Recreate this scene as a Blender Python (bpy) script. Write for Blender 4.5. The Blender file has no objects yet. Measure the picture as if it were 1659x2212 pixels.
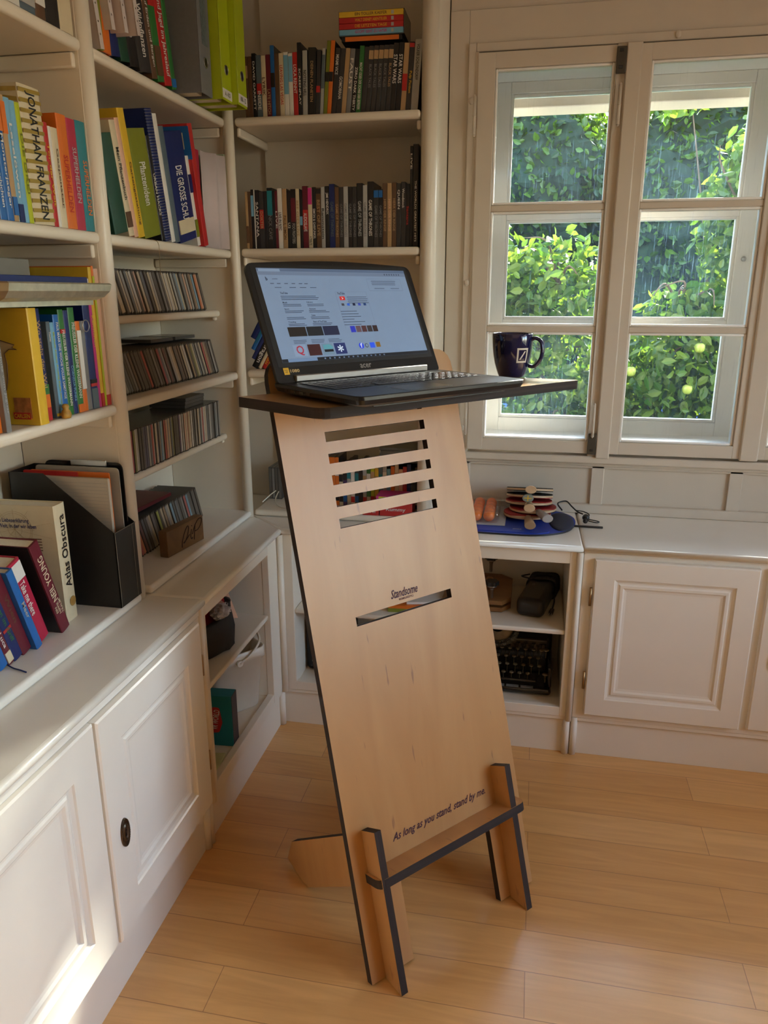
import bpy, bmesh, math, random
from mathutils import Vector, Matrix
from math import sin, cos, pi, radians, tan
random.seed(7)
SC = bpy.context.scene
COL = SC.collection
# ------------------------------------------------------------------ camera
F, YAW, PIT, ROL = 1627.1014, 0.19566026, 0.28407098, -0.00142983
cy_, sy_ = cos(YAW), sin(YAW)
A_ = Matrix(((1,0,0),(0,0,-1),(0,1,0))) @ Matrix(((cy_,sy_,0),(-sy_,cy_,0),(0,0,1)))
Rx_ = Matrix(((1,0,0),(0,cos(PIT),-sin(PIT)),(0,sin(PIT),cos(PIT))))
Rr_ = Matrix(((cos(ROL),-sin(ROL),0),(sin(ROL),cos(ROL),0),(0,0,1)))
RW = Rr_ @ Rx_ @ A_
cam = bpy.data.cameras.new('camera'); camo = bpy.data.objects.new('camera', cam); COL.objects.link(camo)
m = Matrix((RW[0], -RW[1], -RW[2])).transposed().to_4x4(); m.translation = (0.84653, -2.40713, 1.58896)
camo.matrix_world = m
cam.sensor_fit = 'HORIZONTAL'; cam.sensor_width = 36; cam.lens = 36*F/1659; cam.clip_start = .02; cam.clip_end = 100
SC.camera = camo
# ------------------------------------------------------------------ light
SUNV = Vector((0.40, 1.0, 0.57)).normalized()
w = bpy.data.worlds.new('world'); SC.world = w; w.use_nodes = True
nt = w.node_tree; bg = nt.nodes['Background']
sky = nt.nodes.new('ShaderNodeTexSky'); sky.sky_type = 'NISHITA'; sky.sun_disc = False
sky.sun_elevation = math.asin(SUNV.z); sky.sun_rotation = math.atan2(SUNV.x, SUNV.y)
nt.links.new(sky.outputs[0], bg.inputs[0]); bg.inputs[1].default_value = 2.3
def lamp(name, kind, loc, target, energy, color, size=None, sizey=None):
    l = bpy.data.lights.new(name, kind); l.energy = energy; l.color = color
    o = bpy.data.objects.new(name, l); COL.objects.link(o); o.location = loc
    o.rotation_euler = (Vector(target)-Vector(loc)).to_track_quat('-Z', 'Y').to_euler()
    if kind == 'AREA':
        l.shape = 'RECTANGLE'; l.size = size; l.size_y = sizey or size
    return o
s = lamp('sun', 'SUN', SUNV*10, (0,0,0), 27, (1,.93,.82)); s.data.angle = radians(2.4)
lamp('daylight_side_window', 'AREA', (3.0,-1.35,1.75), (0,-1.35,.8), 10, (1,.95,.87), 1.5, 1.4)
lamp('warm_bounce_fill', 'AREA', (1.5,-2.6,2.45), (1.3,-1.5,0), 2.2, (1,.66,.38), 1.6, 1.6)  # added fill for the warm room bounce, no lamp fixture hangs here
lamp('daylight_window', 'AREA', (1.55,.34,1.68), (1.45,-1.5,.5), .8, (.90,.95,1.0), 1.9, 1.2)
SC.view_settings.view_transform = 'Standard'; SC.view_settings.look = 'None'
SC.view_settings.gamma = 1; SC.view_settings.exposure = 0.17; SC.view_settings.use_curve_mapping = False
try:
    SC.cycles.max_bounces = 10; SC.cycles.transparent_max_bounces = 16; SC.cycles.diffuse_bounces = 6
    SC.cycles.caustics_reflective = False; SC.cycles.caustics_refractive = False
    SC.cycles.sample_clamp_indirect = 6
except Exception: pass
# ------------------------------------------------------------------ materials
MATS = {}
def lin(c):
    return tuple(((v/255)/12.92 if v/255 <= .04045 else (((v/255)+.055)/1.055)**2.4) for v in c)
def mat(name, col=(.8,.8,.8), rough=.5, metal=0, spec=.5, emis=None, coat=0, noise=0, nscale=30, bump=0, trans=0):
    if name in MATS: return MATS[name]
    M = bpy.data.materials.new(name); M.use_nodes = True; n = M.node_tree.nodes; L = M.node_tree.links
    b = n['Principled BSDF']; b.inputs['Base Color'].default_value = (*col, 1)
    b.inputs['Roughness'].default_value = rough; b.inputs['Metallic'].default_value = metal
    b.inputs['Specular IOR Level'].default_value = spec; b.inputs['Coat Weight'].default_value = coat
    if trans: b.inputs['Transmission Weight'].default_value = trans
    if emis: b.inputs['Emission Color'].default_value = (*col, 1); b.inputs['Emission Strength'].default_value = emis
    tc = n.new('ShaderNodeTexCoord'); nz = n.new('ShaderNodeTexNoise'); nz.inputs['Scale'].default_value = nscale
    nz.inputs['Detail'].default_value = 4; L.new(tc.outputs['Object'], nz.inputs['Vector'])
    k = noise or .06
    rp = n.new('ShaderNodeMix'); rp.data_type = 'RGBA'
    rp.inputs['A'].default_value = (*[c*(1-k) for c in col], 1); rp.inputs['B'].default_value = (*[min(1, c*(1+k)) for c in col], 1)
    L.new(nz.outputs['Fac'], rp.inputs['Factor']); L.new(rp.outputs['Result'], b.inputs['Base Color'])
    if bump:
        bp = n.new('ShaderNodeBump'); bp.inputs['Strength'].default_value = bump; bp.inputs['Distance'].default_value = .002
        L.new(nz.outputs['Fac'], bp.inputs['Height']); L.new(bp.outputs['Normal'], b.inputs['Normal'])
    MATS[name] = M; return M
def wood(name, c1, c2, scale=(2,2,30), rough=.45, wob=6, streak=True, dark=None):
    """procedural veneer: long grain along the axis with the smallest scale"""
    if name in MATS: return MATS[name]
    M = bpy.data.materials.new(name); M.use_nodes = True; n = M.node_tree.nodes; L = M.node_tree.links
    b = n['Principled BSDF']; b.inputs['Roughness'].default_value = rough
    tc = n.new('ShaderNodeTexCoord'); mp = n.new('ShaderNodeMapping'); mp.inputs['Scale'].default_value = scale
    L.new(tc.outputs['Object'], mp.inputs['Vector'])
    nz = n.new('ShaderNodeTexNoise'); nz.inputs['Scale'].default_value = 1; nz.inputs['Detail'].default_value = 8; nz.inputs['Distortion'].default_value = 1.2
    L.new(mp.outputs[0], nz.inputs['Vector'])
    cr = n.new('ShaderNodeValToRGB'); cr.color_ramp.elements[0].position = .3; cr.color_ramp.elements[1].position = .7
    cr.color_ramp.elements[0].color = (*c1, 1); cr.color_ramp.elements[1].color = (*c2, 1)
    L.new(nz.outputs['Fac'], cr.inputs[0]); out = cr.outputs[0]
    if dark:
        mp2 = n.new('ShaderNodeMapping'); mp2.inputs['Scale'].default_value = tuple(v*wob for v in scale)
        L.new(tc.outputs['Object'], mp2.inputs['Vector'])
        n2 = n.new('ShaderNodeTexNoise'); n2.inputs['Scale'].default_value = 1; n2.inputs['Detail'].default_value = 2
        L.new(mp2.outputs[0], n2.inputs['Vector'])
        c3 = n.new('ShaderNodeValToRGB'); c3.color_ramp.elements[0].position = .69; c3.color_ramp.elements[1].position = .76
        c3.color_ramp.elements[0].color = (0,0,0,1); c3.color_ramp.elements[1].color = (1,1,1,1)
        L.new(n2.outputs['Fac'], c3.inputs[0])
        mx = n.new('ShaderNodeMix'); mx.data_type = 'RGBA'; mx.inputs['B'].default_value = (*dark, 1)
        L.new(out, mx.inputs['A']); L.new(c3.outputs[0], mx.inputs['Factor']); out = mx.outputs['Result']
    L.new(out, b.inputs['Base Color']); MATS[name] = M; return M
def floor_mat():
    M = bpy.data.materials.new('maple_planks'); M.use_nodes = True; n = M.node_tree.nodes; L = M.node_tree.links
    b = n['Principled BSDF']; b.inputs['Coat Weight'].default_value = .45; b.inputs['Coat Roughness'].default_value = .20; b.inputs['Coat IOR'].default_value = 1.6
    tc = n.new('ShaderNodeTexCoord'); mp = n.new('ShaderNodeMapping'); mp.inputs['Location'].default_value = (.35, .669-.0, 0)
    L.new(tc.outputs['Object'], mp.inputs['Vector'])
    br = n.new('ShaderNodeTexBrick'); br.offset = .58; br.offset_frequency = 2; br.squash = 1
    br.inputs['Scale'].default_value = 1; br.inputs['Brick Width'].default_value = 1.25; br.inputs['Row Height'].default_value = .126
    br.inputs['Mortar Size'].default_value = .0010; br.inputs['Mortar Smooth'].default_value = .1; br.inputs['Bias'].default_value = 0
    br.inputs['Color1'].default_value = (.66,.345,.115,1); br.inputs['Color2'].default_value = (.75,.43,.165,1)
    br.inputs['Mortar'].default_value = (.40,.20,.075,1)
    L.new(mp.outputs[0], br.inputs['Vector'])
    m2 = n.new('ShaderNodeMapping'); m2.inputs['Scale'].default_value = (1.4, 16, 1); L.new(tc.outputs['Object'], m2.inputs['Vector'])
    nz = n.new('ShaderNodeTexNoise'); nz.inputs['Scale'].default_value = 1.6; nz.inputs['Detail'].default_value = 9; nz.inputs['Distortion'].default_value = 1.6
    L.new(m2.outputs[0], nz.inputs['Vector'])
    cr = n.new('ShaderNodeValToRGB'); cr.color_ramp.elements[0].position = .32; cr.color_ramp.elements[1].position = .68
    cr.color_ramp.elements[0].color = (.88,.85,.80,1); cr.color_ramp.elements[1].color = (1.04,1.04,1.03,1)
    L.new(nz.outputs['Fac'], cr.inputs[0])
    mx = n.new('ShaderNodeMix'); mx.data_type = 'RGBA'; mx.blend_type = 'MULTIPLY'; mx.inputs['Factor'].default_value = 1
    L.new(br.outputs['Color'], mx.inputs['A']); L.new(cr.outputs[0], mx.inputs['B']); L.new(mx.outputs['Result'], b.inputs['Base Color'])
    bp = n.new('ShaderNodeBump'); bp.inputs['Strength'].default_value = .25; bp.inputs['Distance'].default_value = .001; bp.invert = True
    L.new(br.outputs['Fac'], bp.inputs['Height']); L.new(bp.outputs[0], b.inputs['Normal'])
    r2 = n.new('ShaderNodeMapRange'); r2.inputs['To Min'].default_value = .24; r2.inputs['To Max'].default_value = .42
    n3 = n.new('ShaderNodeTexNoise'); n3.inputs['Scale'].default_value = 5; L.new(tc.outputs['Object'], n3.inputs['Vector'])
    L.new(n3.outputs['Fac'], r2.inputs['Value']); L.new(r2.outputs[0], b.inputs['Roughness'])
    return M
def glass_mat():
    """old, dusty, scratched window pane"""
    M = bpy.data.materials.new('dusty_window_glass'); M.use_nodes = True; n = M.node_tree.nodes; L = M.node_tree.links
    n.remove(n['Principled BSDF']); out = n['Material Output']
    tr = n.new('ShaderNodeBsdfTransparent'); tr.inputs[0].default_value = (.96,.98,.97,1)
    gl = n.new('ShaderNodeBsdfGlossy'); gl.inputs['Roughness'].default_value = .02
    fr = n.new('ShaderNodeFresnel'); fr.inputs[0].default_value = 1.35
    m1 = n.new('ShaderNodeMixShader'); L.new(fr.outputs[0], m1.inputs[0]); L.new(tr.outputs[0], m1.inputs[1]); L.new(gl.outputs[0], m1.inputs[2])
    tl = n.new('ShaderNodeBsdfTranslucent'); tl.inputs[0].default_value = (.40,.66,1,1)
    tc = n.new('ShaderNodeTexCoord')
    wv = n.new('ShaderNodeTexNoise'); wv.inputs['Scale'].default_value = 3; mp = n.new('ShaderNodeMapping')
    mp.inputs['Scale'].default_value = (90,1,4); mp.inputs['Rotation'].default_value = (0,.35,0)
    L.new(tc.outputs['Object'], mp.inputs['Vector']); L.new(mp.outputs[0], wv.inputs['Vector'])
    cr = n.new('ShaderNodeValToRGB'); cr.color_ramp.elements[0].position = .60; cr.color_ramp.elements[1].position = .80
    cr.color_ramp.elements[0].color = (.0035,.0035,.0035,1); cr.color_ramp.elements[1].color = (.04,.04,.04,1)
    L.new(wv.outputs['Fac'], cr.inputs[0])
    m2 = n.new('ShaderNodeMixShader'); L.new(cr.outputs[0], m2.inputs[0]); L.new(m1.outputs[0], m2.inputs[1]); L.new(tl.outputs[0], m2.inputs[2])
    L.new(m2.outputs[0], out.inputs[0]); return M
def leaf_mat(name, c1, c2, tr=.5):
    M = bpy.data.materials.new(name); M.use_nodes = True; n = M.node_tree.nodes; L = M.node_tree.links
    n.remove(n['Principled BSDF']); out = n['Material Output']
    g = n.new('ShaderNodeNewGeometry'); cr = n.new('ShaderNodeValToRGB')
    cr.color_ramp.elements[0].color = (*c1,1); cr.color_ramp.elements[1].color = (*c2,1)
    L.new(g.outputs['Random Per Island'], cr.inputs[0])
    d = n.new('ShaderNodeBsdfPrincipled'); d.inputs['Roughness'].default_value = .38; L.new(cr.outputs[0], d.inputs['Base Color'])
    t = n.new('ShaderNodeBsdfTranslucent'); ml = n.new('ShaderNodeMix'); ml.data_type = 'RGBA'; ml.blend_type = 'MULTIPLY'
    ml.inputs['Factor'].default_value = 1; ml.inputs['B'].default_value = (1.55,1.45,.75,1); L.new(cr.outputs[0], ml.inputs['A']); L.new(ml.outputs['Result'], t.inputs[0])
    mx = n.new('ShaderNodeMixShader'); mx.inputs[0].default_value = tr
    L.new(d.outputs[0], mx.inputs[1]); L.new(t.outputs[0], mx.inputs[2]); L.new(mx.outputs[0], out.inputs[0]); return M
PAINT = mat('cream_paint', (.80,.72,.60), .38, noise=.03, nscale=12, bump=.05)
PAINTW = mat('white_gloss_paint', (.84,.80,.73), .24, noise=.03, nscale=9, bump=.08)
WINP_SHADED = mat('window_paint_shaded', (.60,.53,.445), .42, noise=.05, nscale=10, bump=.05)  # same white paint as the room, darkened for the backlit window wall
PAINTC = mat('cream_gloss_paint', (.77,.70,.60), .32, noise=.03, nscale=9, bump=.08)
REVEAL = mat('outer_window_paint', (.93,.92,.90), .5, noise=.03)
WALLM = mat('wall_plaster', (.74,.67,.57), .7, noise=.05, nscale=5, bump=.15)
FLOORM = floor_mat()
PLY = wood('birch_veneer', (.44,.216,.073), (.52,.28,.104), (9,1.3,9), .38, 7, dark=(.30,.14,.06))
PLYE = wood('burnt_plywood_edge', (.010,.006,.005), (.034,.018,.013), (3,3,260), .75)
PLYV = wood('burnt_plywood_edge_side', (.018,.010,.008), (.055,.030,.022), (3,260,3), .6)
BLACKP = mat('black_plastic', (.012,.012,.013), .38, noise=.2)
METAL = mat('brushed_metal', (.55,.54,.52), .3, 1)
BRASS = mat('worn_brass', (.42,.27,.13), .35, 1)
BRONZE = mat('dark_bronze', (.09,.065,.045), .35, .9)
DARKM = mat('dark_iron', (.085,.075,.06), .5, .7)
PAGES = mat('book_pages', (.72,.66,.52), .8, noise=.1, nscale=200)
CLEAR = mat('jewel_case_plastic', (.10,.10,.095), .22)
WHITE = mat('white_plastic', (.74,.68,.57), .35)
GLASS = glass_mat()
PAL = dict(black=(.013,.012,.013), charcoal=(.035,.033,.034), grey=(.20,.20,.20), silver=(.42,.42,.41), white=(.74,.71,.66), cream=(.66,.56,.38),
 tan=(.45,.29,.14), brown=(.12,.06,.03), maroon=(.13,.010,.022), red=(.48,.02,.02), crimson=(.42,.012,.05), orange=(.70,.16,.015), yellow=(.72,.46,.03),
 lime=(.45,.52,.01), green=(.03,.17,.035), olive=(.20,.22,.02), teal=(.008,.19,.235), blue=(.015,.13,.42), navy=(.008,.02,.12), lightblue=(.18,.42,.62),
 purple=(.07,.03,.13), pink=(.55,.03,.22), slate=(.10,.14,.17), peach=(.72,.42,.28), bottle=(.01,.06,.035))
NAMES = dict(lightblue='light blue', bottle='dark green', slate='slate grey')
def pm(c, r=.42): return mat('cover_'+c, PAL[c], r, noise=.12, nscale=25)
def cn(c): return NAMES.get(c, c)
# ------------------------------------------------------------------ mesh helpers
def link(name, me, mt, parent=None, M=None):
    if isinstance(me, bmesh.types.BMesh):
        d = bpy.data.meshes.new(name); me.to_mesh(d); me.free(); me = d
    o = bpy.data.objects.new(name, me); COL.objects.link(o)
    for q in (mt if isinstance(mt, (list, tuple)) else [mt]):
        if len(me.materials) < (len(mt) if isinstance(mt, (list, tuple)) else 1): me.materials.append(q)
    if parent is not None: o.parent = parent
    if M is not None: o.matrix_local = M
    return o
def tag(o, label=None, cat=None, group=None, kind=None):
    if label: o['label'] = label
    if cat: o['category'] = cat
    if group: o['group'] = group
    if kind: o['kind'] = kind
    return o
def thing(name, label, cat, M=None, group=None, kind=None):
    o = bpy.data.objects.new(name, None); o.empty_display_size = .05; COL.objects.link(o)
    if M is not None: o.matrix_world = M if isinstance(M, Matrix) else Matrix.Translation(M)
    return tag(o, label, cat, group, kind)
def T(x, y, z, rz=0, ry=0, rx=0):
    return Matrix.Translation((x,y,z)) @ Matrix.Rotation(rz,4,'Z') @ Matrix.Rotation(ry,4,'Y') @ Matrix.Rotation(rx,4,'X')
def addbox(bm, a, b, bev=0, seg=2, mi=0, M=None):
    x0,y0,z0 = a; x1,y1,z1 = b
    c = Vector(((x0+x1)/2,(y0+y1)/2,(z0+z1)/2))
    r = bmesh.ops.create_cube(bm, size=1, matrix=Matrix.Translation(c) @ Matrix.Diagonal((abs(x1-x0),abs(y1-y0),abs(z1-z0),1)))
    vs = r['verts']
    fs = set(f for v in vs for f in v.link_faces)
    if bev > 0:
        es = list(set(e for v in vs for e in v.link_edges))
        rr = bmesh.ops.bevel(bm, geom=es, offset=bev, segments=seg, profile=.5, affect='EDGES')
        fs = set(f for f in rr['faces']) | set(f for f in bm.faces if f.is_valid and f in fs)
        vs = list(set(v for f in fs if f.is_valid for v in f.verts))
        for f in rr['faces']: f.smooth = True
    for f in fs:
        if f.is_valid: f.material_index = mi
    if M is not None: bmesh.ops.transform(bm, matrix=M, verts=vs)
    return vs
def bx(a, b, bev=0, seg=2):
    bm = bmesh.new(); addbox(bm, a, b, bev, seg); return bm
def prism(pts, z0, z1, holes=(), axis='z', sidemat=1):
    """extruded outline (xy) with rectangular/polygonal holes; side faces get material 1"""
    bm = bmesh.new()
    def loop(ps, z): return [bm.verts.new((p[0],p[1],z)) for p in ps]
    loops = [pts]+list(holes); rings = []
    for ps in loops:
        a, b = loop(ps, z0), loop(ps, z1); rings.append((a,b)); n = len(ps)
        for i in range(n):
            f = bm.faces.new((a[i], a[(i+1)%n], b[(i+1)%n], b[i])); f.material_index = sidemat
            if n > 12: f.smooth = False
    for k in (0,1):
        es = []
        for r in rings:
            vs = r[k]
            for i in range(len(vs)):
                e = bm.edges.get((vs[i], vs[(i+1)%len(vs)])); es.append(e)
        g = bmesh.ops.triangle_fill(bm, edges=es, use_beauty=True, use_dissolve=False)
        for f in g['geom']:
            if isinstance(f, bmesh.types.BMFace): f.material_index = 0
    bmesh.ops.recalc_face_normals(bm, faces=bm.faces); return bm
def rpoly(pts, rad, seg=5):
    """round the corners of a polygon; rad: number or list"""
    out = []; n = len(pts)
    for i, p in enumerate(pts):
        r = rad[i] if isinstance(rad, (list, tuple)) else rad
        p = Vector(p); a = Vector(pts[i-1]); b = Vector(pts[(i+1)%n])
        if r <= 0: out.append(tuple(p)); continue
        da = (a-p).normalized(); db = (b-p).normalized(); r = min(r, (a-p).length*.49, (b-p).length*.49)
        s, e = p+da*r, p+db*r
        for k in range(seg+1):
            t = k/seg; out.append(tuple((1-t)**2*s + 2*t*(1-t)*p + t*t*e))
    return out
def lathe(prof, seg=40, caps=False):
    bm = bmesh.new(); rings = []
    for r, z in prof:
        rings.append([bm.verts.new((r*cos(2*pi*k/seg), r*sin(2*pi*k/seg), z)) for k in range(seg)] if r > 1e-5 else [bm.verts.new((0,0,z))])
    for a, b in zip(rings, rings[1:]):
        for k in range(seg):
            j = (k+1)%seg
            if len(a) == 1 and len(b) == 1: continue
            f = bm.faces.new((a[0], b[j], b[k]) if len(a) == 1 else (a[k], a[j], b[0]) if len(b) == 1 else (a[k], a[j], b[j], b[k]))
            f.smooth = True
    bmesh.ops.recalc_face_normals(bm, faces=bm.faces); return bm
def tube(pts, r, seg=8, closed=False, bm=None, caps=True):
    bm = bm or bmesh.new(); pts = [Vector(p) for p in pts]; n = len(pts); rings = []; up = None
    for i, p in enumerate(pts):
        a = pts[(i-1)%n] if (closed or i > 0) else p; b = pts[(i+1)%n] if (closed or i < n-1) else p
        d = (b-a).normalized()
        if up is None: up = d.orthogonal().normalized()
        up = (up - d*up.dot(d)).normalized(); sd = d.cross(up)
        rr = r[i] if isinstance(r, (list, tuple)) else r
        rings.append([bm.verts.new(p + up*rr*cos(2*pi*k/seg) + sd*rr*sin(2*pi*k/seg)) for k in range(seg)])
    for i in range(n if closed else n-1):
        a, b = rings[i], rings[(i+1)%n]
        for k in range(seg):
            f = bm.faces.new((a[k], a[(k+1)%seg], b[(k+1)%seg], b[k])); f.smooth = True
    if caps and not closed: bm.faces.new(rings[0][::-1]); bm.faces.new(rings[-1])
    return bm
def curve(pts, n=8):
    """Catmull-Rom through points"""
    P = [Vector(p) for p in pts]; P = [P[0]*2-P[1]]+P+[P[-1]*2-P[-2]]; out = []
    for i in range(1, len(P)-2):
        for k in range(n):
            t = k/n; a,b,c,d = P[i-1:i+3]
            out.append(.5*((2*b)+(c-a)*t+(2*a-5*b+4*c-d)*t*t+(3*b-a-3*c+d)*t**3))
    out.append(P[-2]); return out
def rings_panel(w, h, loops, y_back=None):
    """rectangular panel in XZ, front toward -Y, built of nested rings (inset, y)"""
    bm = bmesh.new(); R = []
    for ins, y in loops:
        R.append([bm.verts.new(p) for p in ((ins,y,ins),(w-ins,y,ins),(w-ins,y,h-ins),(ins,y,h-ins))])
    for a, b in zip(R, R[1:]):
        for k in range(4): bm.faces.new((a[k], a[(k+1)%4], b[(k+1)%4], b[k]))
    bm.faces.new(R[-1]); bm.faces.new(R[0][::-1]); bmesh.ops.recalc_face_normals(bm, faces=bm.faces); return bm
TXT = {}
def text_mesh(s, shear=0, ext=0.0):
    k = (s, shear, ext)
    if k in TXT: return TXT[k]
    c = bpy.data.curves.new('t', 'FONT'); c.body = s; c.align_x = 'CENTER'; c.align_y = 'CENTER'; c.shear = shear; c.extrude = ext; c.offset = .014; c.resolution_u = 2
    o = bpy.data.objects.new('t', c); COL.objects.link(o)
    dg = bpy.context.evaluated_depsgraph_get(); me = bpy.data.meshes.new_from_object(o.evaluated_get(dg))
    bpy.data.objects.remove(o); xs = [v.co.x for v in me.vertices] or [0,1]; ys = [v.co.y for v in me.vertices] or [0,1]
    cx, cy = (min(xs)+max(xs))/2, (min(ys)+max(ys))/2
    for v in me.vertices: v.co.x -= cx; v.co.y -= cy
    TXT[k] = (me, max(xs)-min(xs), max(ys)-min(ys)); return TXT[k]
def text(s, parent, M, w, h, mt, shear=0, name='lettering', label=None):
    me, tw, th = text_mesh(s, shear)
    sx, sy = w/tw, h/th
    d = me.copy(); d.materials.clear(); d.materials.append(mt)
    for v in d.vertices: v.co.x *= sx; v.co.y *= sy
    o = bpy.data.objects.new(name, d); COL.objects.link(o); o.parent = parent; o.matrix_local = M
    if label: o['label'] = label
    return o
def frame(o, X, Y):
    X = Vector(X).normalized(); Y = Vector(Y).normalized(); Z = X.cross(Y)
    m = Matrix((X, Y, Z)).transposed().to_4x4(); m.translation = o; return m
def copytree(o, parent=None):
    c = o.copy(); COL.objects.link(c); c.parent = parent
    for ch in list(o.children): copytree(ch, c)
    return c
def struct(name, bm, mt, parent=None, M=None):
    o = link(name, bm, mt, parent, M)
    if parent is None: o['kind'] = 'structure'
    return o
L90 = pi/2
#=SETTING
bm = bx((-.5,-4.6,-.06),(3.6,.45,0)); struct('floor', bm, FLOORM)
struct('ceiling', bx((-.6,-4.6,2.66),(3.6,.9,2.72)), WALLM)
struct('wall_left', bx((-.56,-4.6,-.05),(-.47,.9,2.7)), WALLM)
struct('wall_behind', bx((-.6,-4.7,-.05),(3.6,-4.6,2.7)), WALLM)
bm = bmesh.new()
for a, b in (((3.5,-4.6,-.05),(3.6,-2.2,2.7)),((3.5,-.5,-.05),(3.6,.9,2.7)),((3.5,-2.2,-.05),(3.6,-.5,.9)),((3.5,-2.2,2.35),(3.6,-.5,2.7))): addbox(bm, a, b)
struct('wall_right', bm, WALLM)
# window wall: masonry with an opening x .62-2.20, z 1.03-2.34
bm = bmesh.new()
for a, b in (((-.6,.44,-.05),(.60,.86,2.72)),((2.60,.44,-.05),(3.6,.86,2.72)),((.60,.44,-.05),(2.60,.86,1.02)),((.60,.44,2.345),(2.60,.86,2.72))): addbox(bm, a, b)
struct('wall_window', bm, WALLM)
# wooden lining of the wall (casing boards, beam, panels under the sill)
bm = bmesh.new()
addbox(bm, (.515,.405,.79), (.578,.44,2.47), .002); addbox(bm, (.578,.395,.99), (.603,.44,2.372), .003)
addbox(bm, (.515,.412,2.47), (3.4,.44,2.655), .002); addbox(bm, (.578,.405,2.372), (2.75,.44,2.47), .002); addbox(bm, (.603,.395,2.345), (2.62,.44,2.372), .003)
addbox(bm, (2.62,.395,.99), (2.66,.44,2.372), .003); addbox(bm, (2.66,.405,.79), (3.4,.44,2.47), .002)
struct('trim_1', bm, WINP_SHADED)
tag(bpy.data.objects['trim_1'], 'painted wooden casing boards around the casement window')
bm = bmesh.new()
addbox(bm, (.578,.385,.983), (2.64,.44,1.012), .006, 3)
addbox(bm, (.578,.400,.972), (2.64,.44,.984), .002)
addbox(bm, (.578,.418,.80), (2.64,.44,.975))
for x in (.578,1.072,1.551,2.05,2.56): addbox(bm, (x,.408,.80), (x+.045,.44,.9715), .002)
addbox(bm, (.578,.40,.79), (2.64,.44,.826), .004); addbox(bm, (.578,.408,.962), (2.64,.44,.976), .002)
struct('trim_2', bm, WINP_SHADED); tag(bpy.data.objects['trim_2'], 'wooden panelling under the window sill')
# ------------------------------------------------ casement window (inner) + outer window
W = thing('window_1', 'white double casement window with two visible tall three-pane sashes', None, (0,0,0), kind='structure')
ZB, ZT = 1.022, 2.340
def ring4(bm, x0, x1, z0, z1, t, y0, y1, bev=.002):
    addbox(bm, (x0,y0,z0), (x0+t,y1,z1), bev); addbox(bm, (x1-t,y0,z0), (x1,y1,z1), bev)
    addbox(bm, (x0+t-.001,y0,z0), (x1-t+.001,y1,z0+t), bev); addbox(bm, (x0+t-.001,y0,z1-t), (x1-t+.001,y1,z1), bev)
def sash(x0, x1, px0, px1, ya=.385):
    """x0..x1 outer, px0..px1 pane"""
    bm = bmesh.new(); yb = ya+.042
    addbox(bm, (x0,ya,ZB), (px0,yb,ZT), .003); addbox(bm, (px1,ya,ZB), (x1,yb,ZT), .003)
    addbox(bm, (px0-.002,ya+.0005,ZB), (px1+.002,yb,1.067), .002); addbox(bm, (px0-.002,ya+.0005,2.292), (px1+.002,yb,ZT), .002)
    so = link('sash', bm, WINP_SHADED, W)
    bm = bmesh.new()
    for z in (1.462, 1.864): addbox(bm, (px0-.001,ya+.006,z-.011), (px1+.001,yb-.006,z+.011), .004)
    link('glazing_bar', bm, WINP_SHADED, so)
    b2 = bmesh.new()
    for z0, z1 in ((1.067,1.451),(1.473,1.853),(1.875,2.292)):
        ring4(b2, px0, px1, z0, z1, .008, ya+.008, yb-.004, .003)
    link('glazing_bead', b2, REVEAL, so, None)
    for z0, z1 in ((1.067,1.451),(1.473,1.853),(1.875,2.292)):
        link('pane', bx((px0+.004,ya+.022,z0+.004),(px1-.004,ya+.0235,z1-.004)), GLASS, so)
    return so
sash(.610,1.052,.668,1.046); sash(1.112,1.590,1.158,1.542); sash(1.598,2.04,1.650,2.004); sash(2.10,2.59,2.15,2.53)
# posts between sashes
bm = bmesh.new(); addbox(bm, (1.050,.392,1.00), (1.082,.44,2.345), .003); addbox(bm, (1.078,.376,1.006), (1.126,.44,2.343), .004)
addbox(bm, (1.566,.376,1.016), (1.628,.40,2.343), .006, 3); addbox(bm, (2.04,.392,1.0), (2.10,.44,2.345), .003)
addbox(bm, (.601,.392,1.0), (.612,.44,2.345), .002); addbox(bm, (2.588,.392,1.0), (2.60,.44,2.345), .002)
link('mullion', bm, WINP_SHADED, W)
for z in (2.256, 1.020):
    q = link('latch_plate', bx((1.048,.374,z),(1.078,.386,z+.076), .002), DARKM, W); q['label'] = 'dark iron corner plate'
    b2 = bmesh.new()
    for dz in (.012, .060): addbox(b2, (1.056,.3715,z+dz), (1.068,.3745,z+dz+.009), .001)
    link('slot', b2, BLACKP, q)
def hinge(x, z, l=.115, y=.372, r=.0055, mt=WINP_SHADED):
    bm = tube([(x,y,z-l/2),(x,y,z+l/2)], r, 10)
    for s in (-1,1): tube([(x,y,z+s*l*.5),(x,y,z+s*(l*.5+.006))], [r,.002], 8, bm=bm)
    tube([(x,y,z-.001),(x,y,z+.001)], r*1.2, 10, bm=bm); return link('hinge', bm, mt, W)
for x, z in ((1.066,2.165),(1.062,1.145),(.604,2.15),(.604,1.14)): hinge(x, z)
k = link('knob', lathe([(0,0),(.010,0),(.006,.008),(.008,.018),(.015,.028),(.012,.036),(0,.038)], 20), BRONZE, W, Matrix.Translation((1.618,.376,1.725)) @ Matrix.Rotation(pi/2,4,'X'))
bm = bmesh.new()
for x, z in ((.592,2.20),(.592,1.62),(.590,1.10),(1.23,2.36)): bmesh.ops.create_icosphere(bm, subdivisions=2, radius=.009, matrix=Matrix.Translation((x,.392,z)) @ Matrix.Diagonal((1,.4,1.3,1)))
link('plug', bm, WINP_SHADED, W)
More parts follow.
